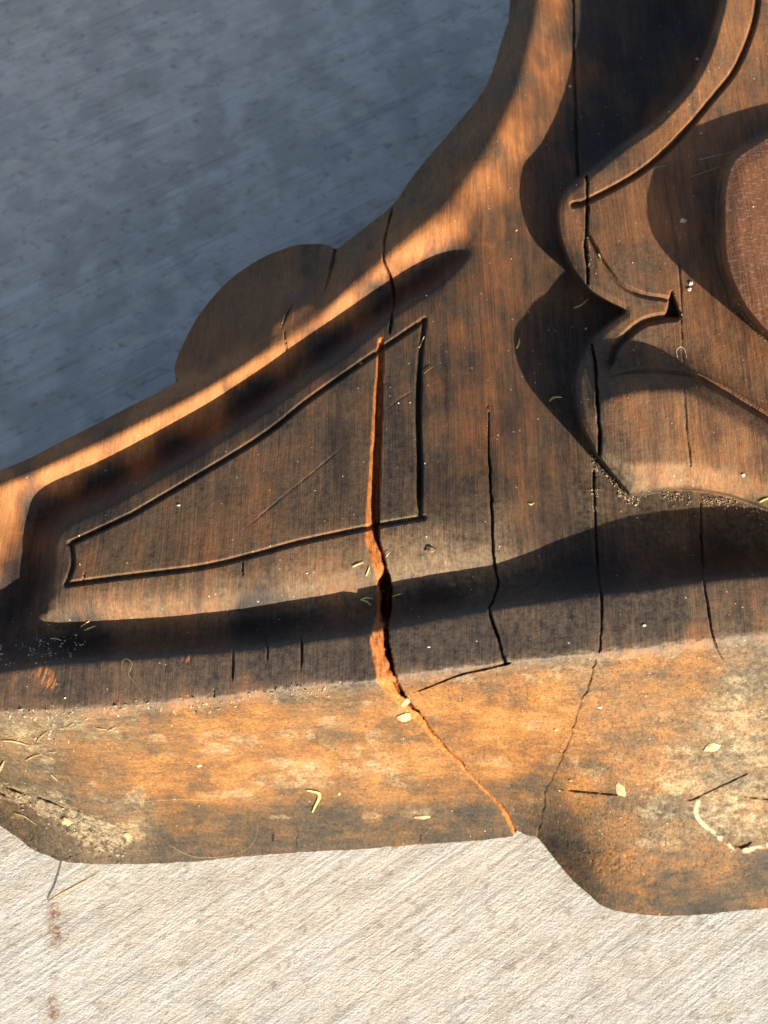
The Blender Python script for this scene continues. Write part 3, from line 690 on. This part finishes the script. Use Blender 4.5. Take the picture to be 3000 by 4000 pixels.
def concrete_material():
    m = NT('broomed_concrete')
    geo = m.n('ShaderNodeNewGeometry').outputs['Position']
    rot = m.mapping(geo, (1, 1, 1), (0, 0, math.radians(-36)))
    wq = m.noise(geo, 14, 3)
    lines = m.noise(m.mapping(rot, (9, 270, 1)), 1.0, 3, 0.5)
    lines2 = m.noise(m.mapping(rot, (30, 900, 1), (0, 0, 0.02)), 1.0, 3, 0.6)
    broad = m.noise(m.mapping(rot, (8, 60, 1)), 1.0, 4, 0.6)
    mott = m.noise(geo, 45, 6, 0.68)
    grit = m.noise(geo, 620, 4, 0.7)
    pit = m.noise(geo, 210, 5, 0.65)
    f = m.math('ADD', m.math('MULTIPLY', lines, 0.17), m.math('ADD', m.math('MULTIPLY', mott, 0.53), m.math('MULTIPLY', grit, 0.10)))
    f = m.math('ADD', f, m.math('MULTIPLY', broad, 0.20))
    col = m.ramp(f, [(0.36, (0.33, 0.315, 0.28)), (0.45, (0.445, 0.425, 0.375)), (0.53, (0.53, 0.505, 0.45)), (0.66, (0.62, 0.59, 0.525))])
    brk = m.noise(geo, 90, 4, 0.6)
    ln = m.math('MULTIPLY', m.ramp(lines, [(0.35, 0.6), (0.44, 0.0)]), m.ramp(brk, [(0.38, 0.0), (0.58, 1.0)]))
    col = m.mix(ln, col, (0.29, 0.285, 0.265))
    tint = m.noise(geo, 55, 3)
    col = m.mix(m.ramp(tint, [(0.42, 0.0), (0.7, 0.4)]), col, (0.50, 0.45, 0.34))
    col = m.mix(m.ramp(broad, [(0.45, 0.0), (0.65, 0.35)]), col, (0.52, 0.545, 0.55))
    dk = m.ramp(pit, [(0.29, 0.9), (0.35, 0.0)])
    col = m.mix(m.math('MULTIPLY', dk, 0.75), col, (0.15, 0.15, 0.145))
    spt = m.noise(m.mapping(geo, (1, 1, 1), loc=(4, 7, 0)), 75, 5, 0.66)
    col = m.mix(m.ramp(spt, [(0.34, 0.55), (0.44, 0.0)]), col, (0.24, 0.21, 0.165))
    # two pale scuffs from the trowel
    # rust and leaf stains in a run on the slab
    at = m.n('ShaderNodeAttribute', attribute_name='stain')
    st = m.sep(at.outputs['Color'])
    sn = m.noise(geo, 300, 4, 0.7)
    rf = m.math('MULTIPLY', st[0], m.ramp(sn, [(0.40, 0.0), (0.52, 1.0)]))
    col = m.mix(m.math('MULTIPLY', rf, 1.0), col, (0.20, 0.085, 0.03))
    sc_ = m.math('MULTIPLY', st[2], m.ramp(sn, [(0.35, 0.2), (0.6, 1.0)]))
    col = m.mix(m.math('MULTIPLY', sc_, 0.6), col, (0.66, 0.65, 0.64))
    gn = m.math('MULTIPLY', st[1], m.ramp(mott, [(0.35, 0.2), (0.6, 1.0)]))
    col = m.mix(m.math('MULTIPLY', gn, 0.5), col, (0.17, 0.17, 0.16))
    m.l(col, m.b.inputs['Base Color'])
    m.b.inputs['Roughness'].default_value = 0.85
    m.b.inputs['Specular IOR Level'].default_value = 0.25
    h = m.math('ADD', m.math('MULTIPLY', lines, 0.62), m.math('ADD', m.math('MULTIPLY', lines2, 0.12), m.math('ADD', m.math('MULTIPLY', grit, 0.6), m.math('MULTIPLY', pit, 0.9))))
    bp = m.n('ShaderNodeBump', i_Strength=0.55, i_Distance=0.0015)
    m.l(h, bp.inputs['Height'])
    m.l(bp.outputs[0], m.b.inputs['Normal'])
    return m.m


def plain(name, col, rough=0.6, var=0.3, scale=300, spec=0.4, trans=0.0):
    m = NT(name)
    geo = m.n('ShaderNodeNewGeometry').outputs['Position']
    n = m.noise(geo, scale, 3)
    c = m.ramp(n, [(0.3, tuple(x * (1 - var) for x in col)), (0.7, tuple(min(x * (1 + var), 0.9) for x in col))])
    m.l(c, m.b.inputs['Base Color'])
    m.b.inputs['Roughness'].default_value = rough
    m.b.inputs['Specular IOR Level'].default_value = spec
    if trans:
        m.b.inputs['Subsurface Weight'].default_value = trans
        m.b.inputs['Subsurface Radius'].default_value = (0.002, 0.002, 0.001)
        m.b.inputs['Subsurface Scale'].default_value = 0.3
    return m.m


M_WOOD = wood_material()
M_CONC = concrete_material()
M_STRAW = plain('dry_straw', (0.44, 0.34, 0.11), 0.55)
M_GREEN = plain('cut_grass', (0.42, 0.44, 0.12), 0.5)
M_CREAM = plain('cream_flake', (0.30, 0.22, 0.115), 0.7)
M_WHITE = plain('white_speck', (0.45, 0.41, 0.35), 0.7)
M_BROWN = plain('dead_leaf', (0.12, 0.065, 0.03), 0.6)
M_TAN = plain('old_straw', (0.27, 0.21, 0.10), 0.7, 0.5)
M_OLIVE = plain('wilted_grass', (0.20, 0.19, 0.07), 0.7, 0.5)
M_CRUMB = plain('soil_crumbs', (0.20, 0.155, 0.10), 0.9, 0.5)
M_WEB = plain('spider_silk', (0.75, 0.74, 0.72), 0.35)

# ------------------------------------------------------------------ ground slab
def build_ground():
    n = 420
    xs = np.concatenate([[-40, -8, -3, -1.5], np.linspace(-0.6, 0.6, n), [1.5, 3, 8, 40]])
    ys = np.concatenate([[-40, -8, -3, -1.2], np.linspace(-0.45, 0.9, n), [1.5, 3, 8, 40]])
    X, Y = np.meshgrid(xs, ys)
    Z = 0.0012 * (fbm(X * 9 + 50, Y * 9 + 50, 5, 3) - 0.5)
    V = np.stack([X, Y, Z], -1).reshape(-1, 3)
    ny, nx = X.shape
    idx = np.arange(ny * nx).reshape(ny, nx)
    F = np.stack([idx[:-1, :-1], idx[:-1, 1:], idx[1:, 1:], idx[1:, :-1]], -1).reshape(-1, 4)
    me = bpy.data.meshes.new('ground')
    me.from_pydata(V.tolist(), [], F.tolist())
    st = np.zeros((len(V), 4), np.float32)
    st[:, 3] = 1
    run = [(208, 3560, .012), (222, 3578, .008), (205, 3622, .008), (222, 3650, .013), (222, 3668, .010), (212, 3815, .006), (202, 3918, .009), (200, 3965, .007), (218, 3962, .008)]
    for (u, v, r) in run:
        p = at_height(np.array(u), np.array(v), np.array(0.0))
        d = np.hypot(V[:, 0] - p[0], (V[:, 1] - p[1]) * 0.6)
        st[:, 0] = np.maximum(st[:, 0], np.exp(-(d / (r * 0.34)) ** 2))
    st[:, 1] = 0.8 * sstep(0.42, 0.62, fbm(V[:, 0] * 40 + 90, V[:, 1] * 30 + 90, 8, 4)) * sstep(0.05, 0.3, V[:, 1])
    for (u0, v0, u1, v1, wd0) in ((250, 655, 1080, 300, .004), (1200, 245, 1560, 120, .006), (-100, 1240, 160, 1110, .004)):
        p0 = at_height(np.array(float(u0)), np.array(float(v0)), np.array(0.0))[:2]; p1 = at_height(np.array(float(u1)), np.array(float(v1)), np.array(0.0))[:2]
        d, t = seg_dist(V[:, 0], V[:, 1], np.array([p0, p1]))
        st[:, 2] = np.maximum(st[:, 2], np.exp(-(d / wd0) ** 2) * np.sin(np.pi * np.clip(t, 0.02, 0.98)) ** 0.5)
    a = me.attributes.new('stain', 'FLOAT_COLOR', 'POINT')
    a.data.foreach_set('color', st.ravel())
    me.polygons.foreach_set('use_smooth', np.ones(len(F), bool))
    me.materials.append(M_CONC)
    o = bpy.data.objects.new('ground', me)
    o['kind'] = 'structure'
    o['label'] = 'pale broom-finished concrete slab under the carving'
    COL.objects.link(o)


build_ground()

# ------------------------------------------------------------------ the carving, cut into its parts
root = bpy.data.objects.new('carved_wood_base', None)
COL.objects.link(root)
root.location = (0, 0, 0)
root['label'] = 'dark cracked carved wooden base lying on the concrete'
root['category'] = 'wood carving'

CC = lambda A: 0.25 * (A[:-1, :-1] + A[1:, :-1] + A[:-1, 1:] + A[1:, 1:])
cu, cv = CC(UU), CC(VV)
LAB = np.zeros(cu.shape, np.int8)
yl1 = np.interp(cu, [p[0] for p in COVE], [p[1] for p in COVE]); yl2 = np.interp(cu, [p[0] for p in L2], [p[1] for p in L2])
rid_poly = np.vstack([catmull(SIL, 4), catmull(EAR, 4), catmull(SIL2, 4), [(-420, 2620), (60, 2420)], catmull([p[:2] for p in FLOOR], 4), [(1860, 955), (1950, 800), (2100, 450), (2180, 0), (2200, -500)]])
LAB[CC(sdf(rid_poly)) > 0] = 2
ear_poly = np.vstack([catmull(EAR, 4), [(720, 1490), (900, 1405), (1100, 1285), (1230, 1195), (1290, 1110), (1316, 990)]])
LAB[CC(sdf(ear_poly)) > -2] = 6
LAB[cv > yl1] = 3
spx = np.interp(cv, SPL[:, 0], 0.5 * (SPL[:, 1] + SPL[:, 2]))
LAB[(cv > yl2) & (cu <= spx)] = 4
LAB[(cv > yl2) & (cu > spx)] = 5
LAB[CC(sdf(panel_poly)) > 0] = 1
LAB[CC(S_LEAF) > -6] = 7
LAB[CC(S_BOSS) > -6] = 8
LAB[CC(SPLIT) > 0.4] = 9
LAB[~KEEP] = -1
WEAR = np.stack([BARE, DUST_LIGHT, FRESH, LACQ], -1)
ZONE = np.stack([footm, sstep(0, 30, S_BOSS), FILL * footm, np.ones_like(BARE)], -1)
names = {0: ('body', None), 1: ('panel', 'wedge-shaped flat panel outlined by an incised groove'), 2: ('moulding', 'curved raised moulding with its worn orange crest'),
         3: ('ledge', 'dark lacquered ledge above the bare underside'), 4: ('foot', 'orange worn left foot with dark rounded lower edge'), 5: ('foot', 'pale scarred foot with a filled oval knot'),
         6: ('lug', 'rounded lug sticking out behind the moulding'), 7: ('leaf_scroll', 'raised carved leaf scroll with incised outlines'), 8: ('boss', 'rounded boss with pale flecks'), 9: ('crack', 'long open split showing fresh orange wood')}
IDX = np.arange(NY * NX).reshape(NY, NX)
Pf = PW.reshape(-1, 3); Nf = NRM.reshape(-1, 3); Wf = WEAR.reshape(-1, 4).astype(np.float32); Zf = ZONE.reshape(-1, 4).astype(np.float32)


def grid_mesh(name, quads, smooth=True, normals=True, extra=None):
    vid, inv = np.unique(quads, return_inverse=True)
    q = inv.reshape(quads.shape)
    me = bpy.data.meshes.new(name)
    me.vertices.add(len(vid)); me.loops.add(q.size); me.polygons.add(len(q))
    me.vertices.foreach_set('co', Pf[vid].astype(np.float32).ravel())
    me.loops.foreach_set('vertex_index', q.astype(np.int32).ravel())
    me.polygons.foreach_set('loop_start', np.arange(0, q.size, 4, dtype=np.int32))
    me.polygons.foreach_set('use_smooth', np.ones(len(q), bool))
    me.update(calc_edges=True)
    for an, arr in (('wear', Wf), ('zone', Zf)):
        a = me.attributes.new(an, 'FLOAT_COLOR', 'POINT')
        a.data.foreach_set('color', arr[vid].ravel())
    me.normals_split_custom_set_from_vertices(Nf[vid].astype(np.float32))
    me.materials.append(M_WOOD)
    return me


for k, (nm, lab) in names.items():
    jj, ii = np.nonzero(LAB == k)
    if len(jj) == 0: continue
    q = np.stack([IDX[jj, ii], IDX[jj + 1, ii], IDX[jj + 1, ii + 1], IDX[jj, ii + 1]], -1)
    o = bpy.data.objects.new(nm, grid_mesh(nm, q))
    o.parent = root
    if lab: o['label'] = lab
    COL.objects.link(o)


def skirt():
    """the sheer outer side of the block, from the rim straight down to the slab"""
    K = np.pad(KEEP, 1)
    ny, nx = KEEP.shape
    ed = []
    c = K[1:-1, 1:-1]
    for dj, di, a, b in ((-1, 0, (0, 0), (0, 1)), (1, 0, (1, 1), (1, 0)), (0, -1, (1, 0), (0, 0)), (0, 1, (0, 1), (1, 1))):
        nb = K[1 + dj:1 + dj + ny, 1 + di:1 + di + nx]
        jj, ii = np.nonzero(c & ~nb)
        ed.append(np.stack([IDX[jj + a[0], ii + a[1]], IDX[jj + b[0], ii + b[1]]], -1))
    E = np.vstack(ed)
    vid, inv = np.unique(E, return_inverse=True)
    E = inv.reshape(E.shape)
    top = Pf[vid]
    rings = []
    for f, inset in ((0.0, 0.0), (0.15, 0.0), (0.5, 0.0), (1.0, 0.0)):
        r = top.copy()
        r[:, 2] = top[:, 2] * (1 - f) + (-0.002) * f
        rings.append(r)
    n = len(vid)
    V = np.vstack(rings)
    F = []
    for k in range(3):
        F.append(np.stack([E[:, 0] + k * n, E[:, 1] + k * n, E[:, 1] + (k + 1) * n, E[:, 0] + (k + 1) * n], -1))
    F = np.vstack(F)
    me = bpy.data.meshes.new('side')
    me.from_pydata(V.tolist(), [], F.tolist())
    for an, val in (('wear', (0.4, 0.2, 0, 0)), ('zone', (0, 0, 0, 1))):
        a = me.attributes.new(an, 'FLOAT_COLOR', 'POINT')
        a.data.foreach_set('color', np.tile(np.array(val, np.float32), len(V)))
    me.polygons.foreach_set('use_smooth', np.ones(len(F), bool))
    me.materials.append(M_WOOD)
    o = bpy.data.objects.new('side', me)
    o.parent = root
    COL.objects.link(o)


skirt()
#DETAILS


# ------------------------------------------------------------------ small things lying on it
def tagged(o, label, cat, group=None):
    o['label'] = label
    o['category'] = cat
    if group: o['group'] = group
    COL.objects.link(o)
    return o


def ribbon(name, pts, width, mat, thick=0.35, flat=None):
    """a bent blade: flattened six-sided tube along points, narrowing to its ends; origin at its middle"""
    P = catmull([tuple(p) for p in pts], 5) if len(pts) > 2 else np.array([np.array(pts[0]) * (1 - t) + np.array(pts[1]) * t for t in np.linspace(0, 1, 7)])
    c0 = P.mean(0)
    n = len(P)
    up = Vector(flat) if flat is not None else Vector((0, 0, 1))
    V = []; F = []
    for i in range(n):
        t = Vector(P[min(i + 1, n - 1)] - P[max(i - 1, 0)]).normalized()
        sd = t.cross(up)
        sd = sd.normalized() if sd.length > 1e-6 else Vector((1, 0, 0))
        nn = sd.cross(t).normalized()
        f = i / (n - 1)
        wdt = width * (0.35 + 0.65 * math.sin(math.pi * min(max(f, 0.06), 0.97)) ** 0.6) * (1 - 0.35 * f)
        for k in range(6):
            a = k * math.pi / 3
            q = Vector(P[i] - c0) + sd * (math.cos(a) * wdt / 2) + nn * (math.sin(a) * wdt * thick / 2)
            V.append(tuple(q))
    for i in range(n - 1):
        for k in range(6):
            F.append((i * 6 + k, i * 6 + (k + 1) % 6, (i + 1) * 6 + (k + 1) % 6, (i + 1) * 6 + k))
    F.append(tuple(range(5, -1, -1))); F.append(tuple((n - 1) * 6 + k for k in range(6)))
    me = bpy.data.meshes.new(name)
    me.from_pydata(V, [], F)
    me.polygons.foreach_set('use_smooth', np.ones(len(F), bool))
    me.materials.append(mat)
    o = bpy.data.objects.new(name, me)
    o.location = Vector(c0)
    return o


def on(u, v, lift=0.0012):
    p, n = surf(u, v)
    return np.array(p + n * lift)


def bits(seeds):
    return seeds


BLADES = [
    ('grass_clipping', [(1633, 1361), (1648, 1342), (1660, 1318)], .0017, M_STRAW, 'bright yellow grass blade bridging the groove at the panel corner', 'grass clipping'),
    ('straw', [(1657, 1463), (1676, 1446), (1694, 1436)], .0012, M_BROWN, 'tan straw bit beside the upright groove of the panel', 'straw'),
    ('grass_clipping', [(1486, 2307), (1510, 2298), (1535, 2282)], .0013, M_GREEN, 'green-yellow grass blade lying across the wide split', 'grass clipping'),
    ('grass_clipping', [(1376, 2216), (1398, 2206), (1420, 2199)], .0014, M_STRAW, 'yellow grass blade on the chamfer left of the split, pointing at it', 'grass clipping'),
    ('grass_clipping', [(1428, 2249), (1436, 2232), (1443, 2214)], .0012, M_STRAW, 'short upright yellow blade just left of the split on the chamfer', 'grass clipping'),
    ('grass_clipping', [(1407, 2344), (1430, 2352), (1450, 2370)], .0014, M_GREEN, 'lower of two crossing blades in the dark cove beside the split', 'grass clipping'),
    ('grass_clipping', [(1408, 2342), (1432, 2336), (1457, 2341)], .0011, M_GREEN, 'upper of two crossing blades in the dark cove beside the split', 'grass clipping'),
    ('grass_clipping', [(1500, 2189), (1511, 2174), (1525, 2157)], .0012, M_STRAW, 'yellow blade on the right lip of the split', 'grass clipping'),
    ('grass_clipping', [(1536, 2333), (1553, 2325), (1571, 2321)], .0009, M_GREEN, 'thin blade in the dark cove right of the split', 'grass clipping'),
    ('grass_clipping', [(2241, 1207), (2270, 1195), (2296, 1172)], .0014, M_GREEN, 'green-yellow blade in the notch below the upper leaf lobe', 'grass clipping'),
    ('grass_clipping', [(2145, 1571), (2160, 1558), (2178, 1555), (2195, 1557)], .0018, M_STRAW, 'curved yellow blade at the shadow edge beside the lower leaf lobe', 'grass clipping'),
    ('grass_clipping', [(2341, 993), (2348, 1010), (2347, 1032)], .0012, M_STRAW, 'small curved yellow blade inside the upper leaf lobe', 'grass clipping'),
    ('grass_clipping', [(2017, 1364), (2025, 1346), (2028, 1326)], .0013, M_STRAW, 'yellow blade on the body where the two lobe shadows meet', 'grass clipping'),
    ('pine_needle', [(2398, 1889), (2432, 1922), (2466, 1951)], .0012, M_BROWN, 'orange-brown needle on the crumbs below the lower leaf lobe', 'needle'),
    ('straw', [(2968, 1957), (2986, 1948), (3010, 1940)], .0018, M_STRAW, 'pale straw at the lower rim of the leaf scroll', 'straw'),
    ('straw', [(1196, 3081), (1225, 3087), (1244, 3094), (1246, 3112), (1232, 3140), (1220, 3168)], .0032, M_STRAW, 'bright yellow straw bent like a hook on the worn foot', 'straw'),
    ('straw', [(316, 2446), (334, 2432), (350, 2422)], .0012, M_STRAW, 'upper straw of a small pair at the lower chamfer edge', 'straw'),
    ('straw', [(329, 2462), (352, 2450), (374, 2441)], .0014, M_GREEN, 'lower straw of a small pair at the lower chamfer edge', 'straw'),
    ('straw', [(199, 2498), (220, 2500), (242, 2508)], .0014, M_WHITE, 'grey straw among fluff in the dark corner of the cove', 'straw'),
    ('straw', [(5, 2887), (55, 2890), (112, 2906)], .003, M_TAN, 'broad pale straw at the outer end of the worn foot', 'straw'),
    ('straw', [(80, 2898), (125, 2906), (172, 2903)], .0014, M_OLIVE, 'greenish straw touching the broad pale straw', 'straw'),
    ('straw', [(145, 2893), (160, 2872), (192, 2850)], .0013, M_OLIVE, 'slanting green blade above the broad pale straw', 'straw'),
    ('straw', [(102, 2966), (130, 2950), (162, 2941)], .0014, M_TAN, 'yellow straw below the broad pale straw', 'straw'),
    ('straw', [(186, 2934), (204, 2933), (222, 2932)], .0013, M_TAN, 'short level straw beside the dark chip on the foot', 'straw'),
    ('straw', [(230, 2842), (262, 2836), (290, 2818)], .0012, M_OLIVE, 'green blade just under the crumbly arris', 'straw'),
    ('straw', [(375, 2838), (398, 2842), (420, 2843)], .0018, M_TAN, 'level yellow straw by a slanting one under the crumbly arris', 'straw'),
    ('straw', [(420, 2852), (438, 2842), (455, 2834)], .0013, M_TAN, 'slanting yellow straw by a level one under the crumbly arris', 'straw'),
    ('straw', [(55, 3172), (100, 3186), (146, 3218)], .0014, M_OLIVE, 'green blade on the dark rounded end of the foot', 'straw'),
    ('straw', [(0, 3010), (8, 2990), (18, 2968)], .0025, M_TAN, 'pale straw at the outer end above the dark rounded edge', 'straw'),
    ('straw', [(200, 3020), (214, 3032), (228, 3046)], .0014, M_TAN, 'pale grey straw on the grey patch of the foot', 'straw'),
    ('straw', [(2062, 1970), (2072, 1974), (2084, 1968)], .0011, M_STRAW, 'tiny straw on the reddish body above the lower shadow', 'straw'),
]
for nm, px, wd_, mat, lab, cat in BLADES:
    tagged(ribbon(nm, [on(u, v) for u, v in px], wd_, mat, flat=surf(*px[len(px) // 2])[1]), lab, cat, 'dry plant bits on the carving')

# a dry straw propped on the slab in front of the foot
g = lambda u, v, z: at_height(np.array(float(u)), np.array(float(v)), np.array(float(z)))
tagged(ribbon('straw', [g(188, 3520, .001), g(240, 3488, .004), g(310, 3450, .010), g(380, 3412, .017)], .0022, M_TAN), 'straw lying on the pale concrete by the rounded end of the foot', 'straw')


def flake(name, u, v, ru, rv, th, mat, seed, lift=0.0):
    """an irregular chip lying on the surface: ragged outline, domed top"""
    r = random.Random(seed)
    p, n = surf(u, v)
    pu, _ = surf(u + 6, v); pv, _ = surf(u, v + 6)
    tx = (pu - p); tx = (tx - n * tx.dot(n)).normalized()
    ty = n.cross(tx)
    sc = 0.000128
    N = 11
    V = [Vector((0, 0, 0)) + n * th]; F = []
    R = [0.65 + 0.5 * r.random() for _ in range(N)]
    for ring, (f, h) in enumerate(((0.62, 0.95), (1.0, 0.45), (0.95, -0.4))):
        for k in range(N):
            a = 2 * math.pi * k / N
            q = tx * (math.cos(a) * ru * sc * R[k] * f) + ty * (math.sin(a) * rv * sc * R[k] * f * 1.15) + n * (th * h * (0.75 + 0.5 * r.random()))
            V.append(q)
    for k in range(N):
        k2 = (k + 1) % N
        F.append((0, 1 + k, 1 + k2))
        for ring in range(2):
            b = 1 + ring * N
            F.append((b + k, b + N + k, b + N + k2, b + k2))
    me = bpy.data.meshes.new(name)
    me.from_pydata([tuple(q) for q in V], [], F)
    me.materials.append(mat)
    o = bpy.data.objects.new(name, me)
    o.location = p + n * lift
    return o


FLAKES = [
    ('wood_chip', 1588, 2738, 26, 44, .0014, M_CREAM, 'splintered cream wood chip standing in the split', 'chip'),
    ('sawdust_clump', 1578, 2800, 44, 40, .0022, M_CREAM, 'pale crumbly clump on the left lip of the split', 'crumb'),
    ('wood_chip', 2425, 3086, 30, 48, .0012, M_CREAM, 'angular cream flake beside the scar on the foot', 'chip'),
    ('resin_blob', 2776, 2918, 46, 26, .002, M_CREAM, 'oval cream blob on the pale foot above the filled knot', 'blob'),
    ('wood_chip', 1648, 3190, 44, 14, .0015, M_CREAM, 'flat cream sliver near the lower edge of the foot', 'chip'),
    ('wood_chip', 262, 3203, 40, 24, .003, M_CREAM, 'cream clump on the ragged end of the foot', 'chip'),
    ('paint_fleck', 2669, 863, 20, 14, .0008, M_WHITE, 'grey-white fleck by the dotted crack on the leaf', 'fleck'),
    ('paint_fleck', 2699, 1107, 14, 12, .001, M_WHITE, 'upper of two white flecks on the leaf scroll', 'fleck'),
    ('paint_fleck', 2692, 1132, 14, 11, .001, M_WHITE, 'lower of two white flecks on the leaf scroll', 'fleck'),
    ('paint_fleck', 2904, 1856, 10, 9, .001, M_WHITE, 'white fleck on the lower band of the leaf', 'fleck'),
    ('paint_fleck', 2516, 2444, 9, 7, .001, M_WHITE, 'white fleck on the dark ledge', 'fleck'),
    ('paint_fleck', 2226, 338, 9, 9, .001, M_WHITE, 'white dot in the shadow of the leaf stem', 'fleck'),
    ('paint_fleck', 2725, 232, 12, 14, .001, M_WHITE, 'whitish curl on the edge of the leaf stem', 'fleck'),
    ('paint_fleck', 1410, 1421, 18, 10, .001, M_CREAM, 'cream fleck on the upper groove of the panel', 'fleck'),
    ('paint_fleck', 2172, 2847, 13, 10, .0014, M_CREAM, 'cream crumb on the orange part of the foot right of the split', 'crumb'),
    ('paint_fleck', 2232, 3045, 12, 8, .0014, M_CREAM, 'cream crumb at the end of the scar on the foot', 'crumb'),
    ('paint_fleck', 2343, 2762, 12, 7, .001, M_WHITE, 'white crumb right of the dark seam on the foot', 'crumb'),
    ('paint_fleck', 2289, 1285, 8, 7, .001, M_WHITE, 'white speck in the shaded notch between the leaf lobes', 'fleck'),
    ('seed_husk', 1681, 2148, 26, 17, .0022, M_BROWN, 'brown husk on the chamfer right of the split', 'husk'),
    ('dead_leaf', 1762, 2281, 24, 14, .0012, M_BROWN, 'dead leaf scrap in the dark cove right of the split', 'leaf'),
    ('wood_chip', 1247, 2347, 18, 14, .0016, M_BROWN, 'dark chip at the shadow edge of the chamfer', 'chip'),
    ('wood_chip', 780, 2988, 16, 10, .0014, M_CREAM, 'small cream chip on the worn foot left of the split', 'chip'),
    ('wood_chip', 500, 3262, 30, 16, .002, M_CREAM, 'pale chip on the ragged lower end of the foot', 'chip'),
    ('wood_chip', 1325, 3100, 12, 14, .0012, M_CREAM, 'cream chip right of the hooked straw', 'chip'),
]
for i, (nm, u, v, ru, rv, th, mat, lab, cat) in enumerate(FLAKES):
    tagged(flake(nm, u, v, ru, rv, th, mat, 100 + i), lab, cat, 'flecks and chips on the carving')

# spider threads and hairs
def thread(pts, rad, mat, label, name='spider_thread', cat='thread'):
    tagged(ribbon(name, pts, rad * 0.55, mat, thick=1.0), label, cat)


a0, a1 = on(2560, 655, .0), on(2872, 590, .0)
mid = 0.5 * (a0 + a1) + np.array([0, 0, -.001])
thread([a0, mid, a1], .00035, M_WEB, 'spider thread strung from the leaf stem to the boss')
b0, b1 = on(2700, 690, .0), on(2830, 645, .0)
thread([b0, 0.5 * (b0 + b1), b1], .00025, M_WEB, 'fainter spider thread below the long one')
thread([on(446, 3135, .001), on(580, 3120, .002), on(723, 3113, .002), on(900, 3130, .001)], .00028, M_STRAW, 'long fine hair on the worn foot', 'hair', 'hair')
thread([on(654, 3294, .001), on(760, 3340, .002), on(900, 3335, .002), on(985, 3290, .002), on(1012, 3210, .001)], .00028, M_STRAW, 'curved fine hair along the lower edge of the foot', 'hair', 'hair')
thread([on(478, 2610, .001), on(482, 2594, .004), on(500, 2588, .005), on(520, 2598, .004), on(512, 2618, .002), on(505, 2640, .002), on(545, 2690, .001), on(585, 2752, .001)][::-1], .0005, M_CRUMB, 'looped pale fibre on the dark ledge', 'fibre', 'fibre')
thread([on(2646, 1405, .002), on(2642, 1388, .004), on(2654, 1374, .005), on(2676, 1382, .004), on(2683, 1402, .001)], .0004, M_WEB, 'curled pale hair on the shaded leaf', 'hair', 'hair')


# ------------------------------------------------------------------ uncountable crumbs and dust
def crumbs(name, spots, mat, label, seed):
    r = np.random.default_rng(seed)
    V = []; F = []
    base = np.array([(1, 0, 0), (-1, 0, 0), (0, 1, 0), (0, -1, 0), (0, 0, 1), (0, 0, -1)], float)
    tri_ = [(0, 2, 4), (2, 1, 4), (1, 3, 4), (3, 0, 4), (2, 0, 5), (1, 2, 5), (3, 1, 5), (0, 3, 5)]
    for (u, v, size) in spots:
        p, n = surf(u, v)
        q = base * (0.6 + 0.8 * r.random((6, 1))) * size
        A = r.normal(size=(3, 3)); Q, _ = np.linalg.qr(A)
        st = np.array([1.0 + 1.2 * r.random(), 1.0, 0.7])
        q = (q * st) @ Q
        k = len(V)
        V.extend((np.array(p) + np.array(n) * size * 0.4 + q).tolist())
        F.extend([(a + k, b + k, c + k) for a, b, c in tri_])
    me = bpy.data.meshes.new(name)
    me.from_pydata(V, [], F)
    me.materials.append(mat)
    o = bpy.data.objects.new(name, me)
    o['kind'] = 'stuff'
    o['label'] = label
    o['category'] = 'debris'
    COL.objects.link(o)


def along(P, n, spread, smin, smax, seed):
    r = np.random.default_rng(seed)
    D = dense(catmull(P, 6) if len(P) > 2 else np.array(P, float))
    out = []
    while len(out) < n:
        p = D[r.integers(len(D))] + r.normal(size=2) * spread
        if fbm(np.array(p[0] / 40), np.array(p[1] / 40), 97, 2) < 0.42: continue
        if not inside(np.array(p[0]), np.array(p[1]), OUTLINE): continue
        out.append((p[0], p[1], smin + (smax - smin) * r.random() ** 3))
    return out


sp = along([(0, 2800), (301, 2786), (542, 2768), (723, 2752), (1000, 2722), (1300, 2690)], 420, 14, .0003, .0011, 1)
sp += along([(40, 2860), (250, 2900)], 120, 45, .0003, .0012, 2)
sp += along([(0, 3090), (150, 3150), (300, 3210), (420, 3300), (500, 3330)], 260, 26, .0003, .0014, 3)
sp += along([(2300, 1790), (2330, 1830), (2400, 1900), (2450, 1950), (2600, 1945), (2800, 1960), (2990, 2010)], 420, 13, .0003, .0009, 4)
sp += along([(2320, 1880), (2322, 2000)], 60, 8, .0003, .0008, 5)
sp += along([(2290, 900), (2290, 1000), (2340, 1060)], 50, 8, .0002, .0006, 6)
sp += along([(2870, 1190), (2930, 1260), (3000, 1330)], 60, 10, .0003, .0008, 7)
sp += along([(2640, 800), (2650, 1031), (2663, 1243)], 50, 6, .0002, .0006, 8)
crumbs('soil_crumbs', sp, M_CRUMB, 'brown soil crumbs caught along the edges of the carving', 11)
r_ = np.random.default_rng(5)
sp = along([(20, 2560), (120, 2540), (300, 2520)], 130, 26, .0002, .0009, 9)
for _ in range(5200):
    u, v = r_.uniform(0, 3000), r_.uniform(300, 3450)
    if v < 1800 and u < 1500: continue
    if len(sp) > 520: break
    if inside(np.array(u), np.array(v), OUTLINE): sp.append((u, v, .00012 + .0005 * r_.random() ** 5))
crumbs('dust_specks', sp, M_WHITE, 'tiny pale dust specks scattered over the carving', 12)
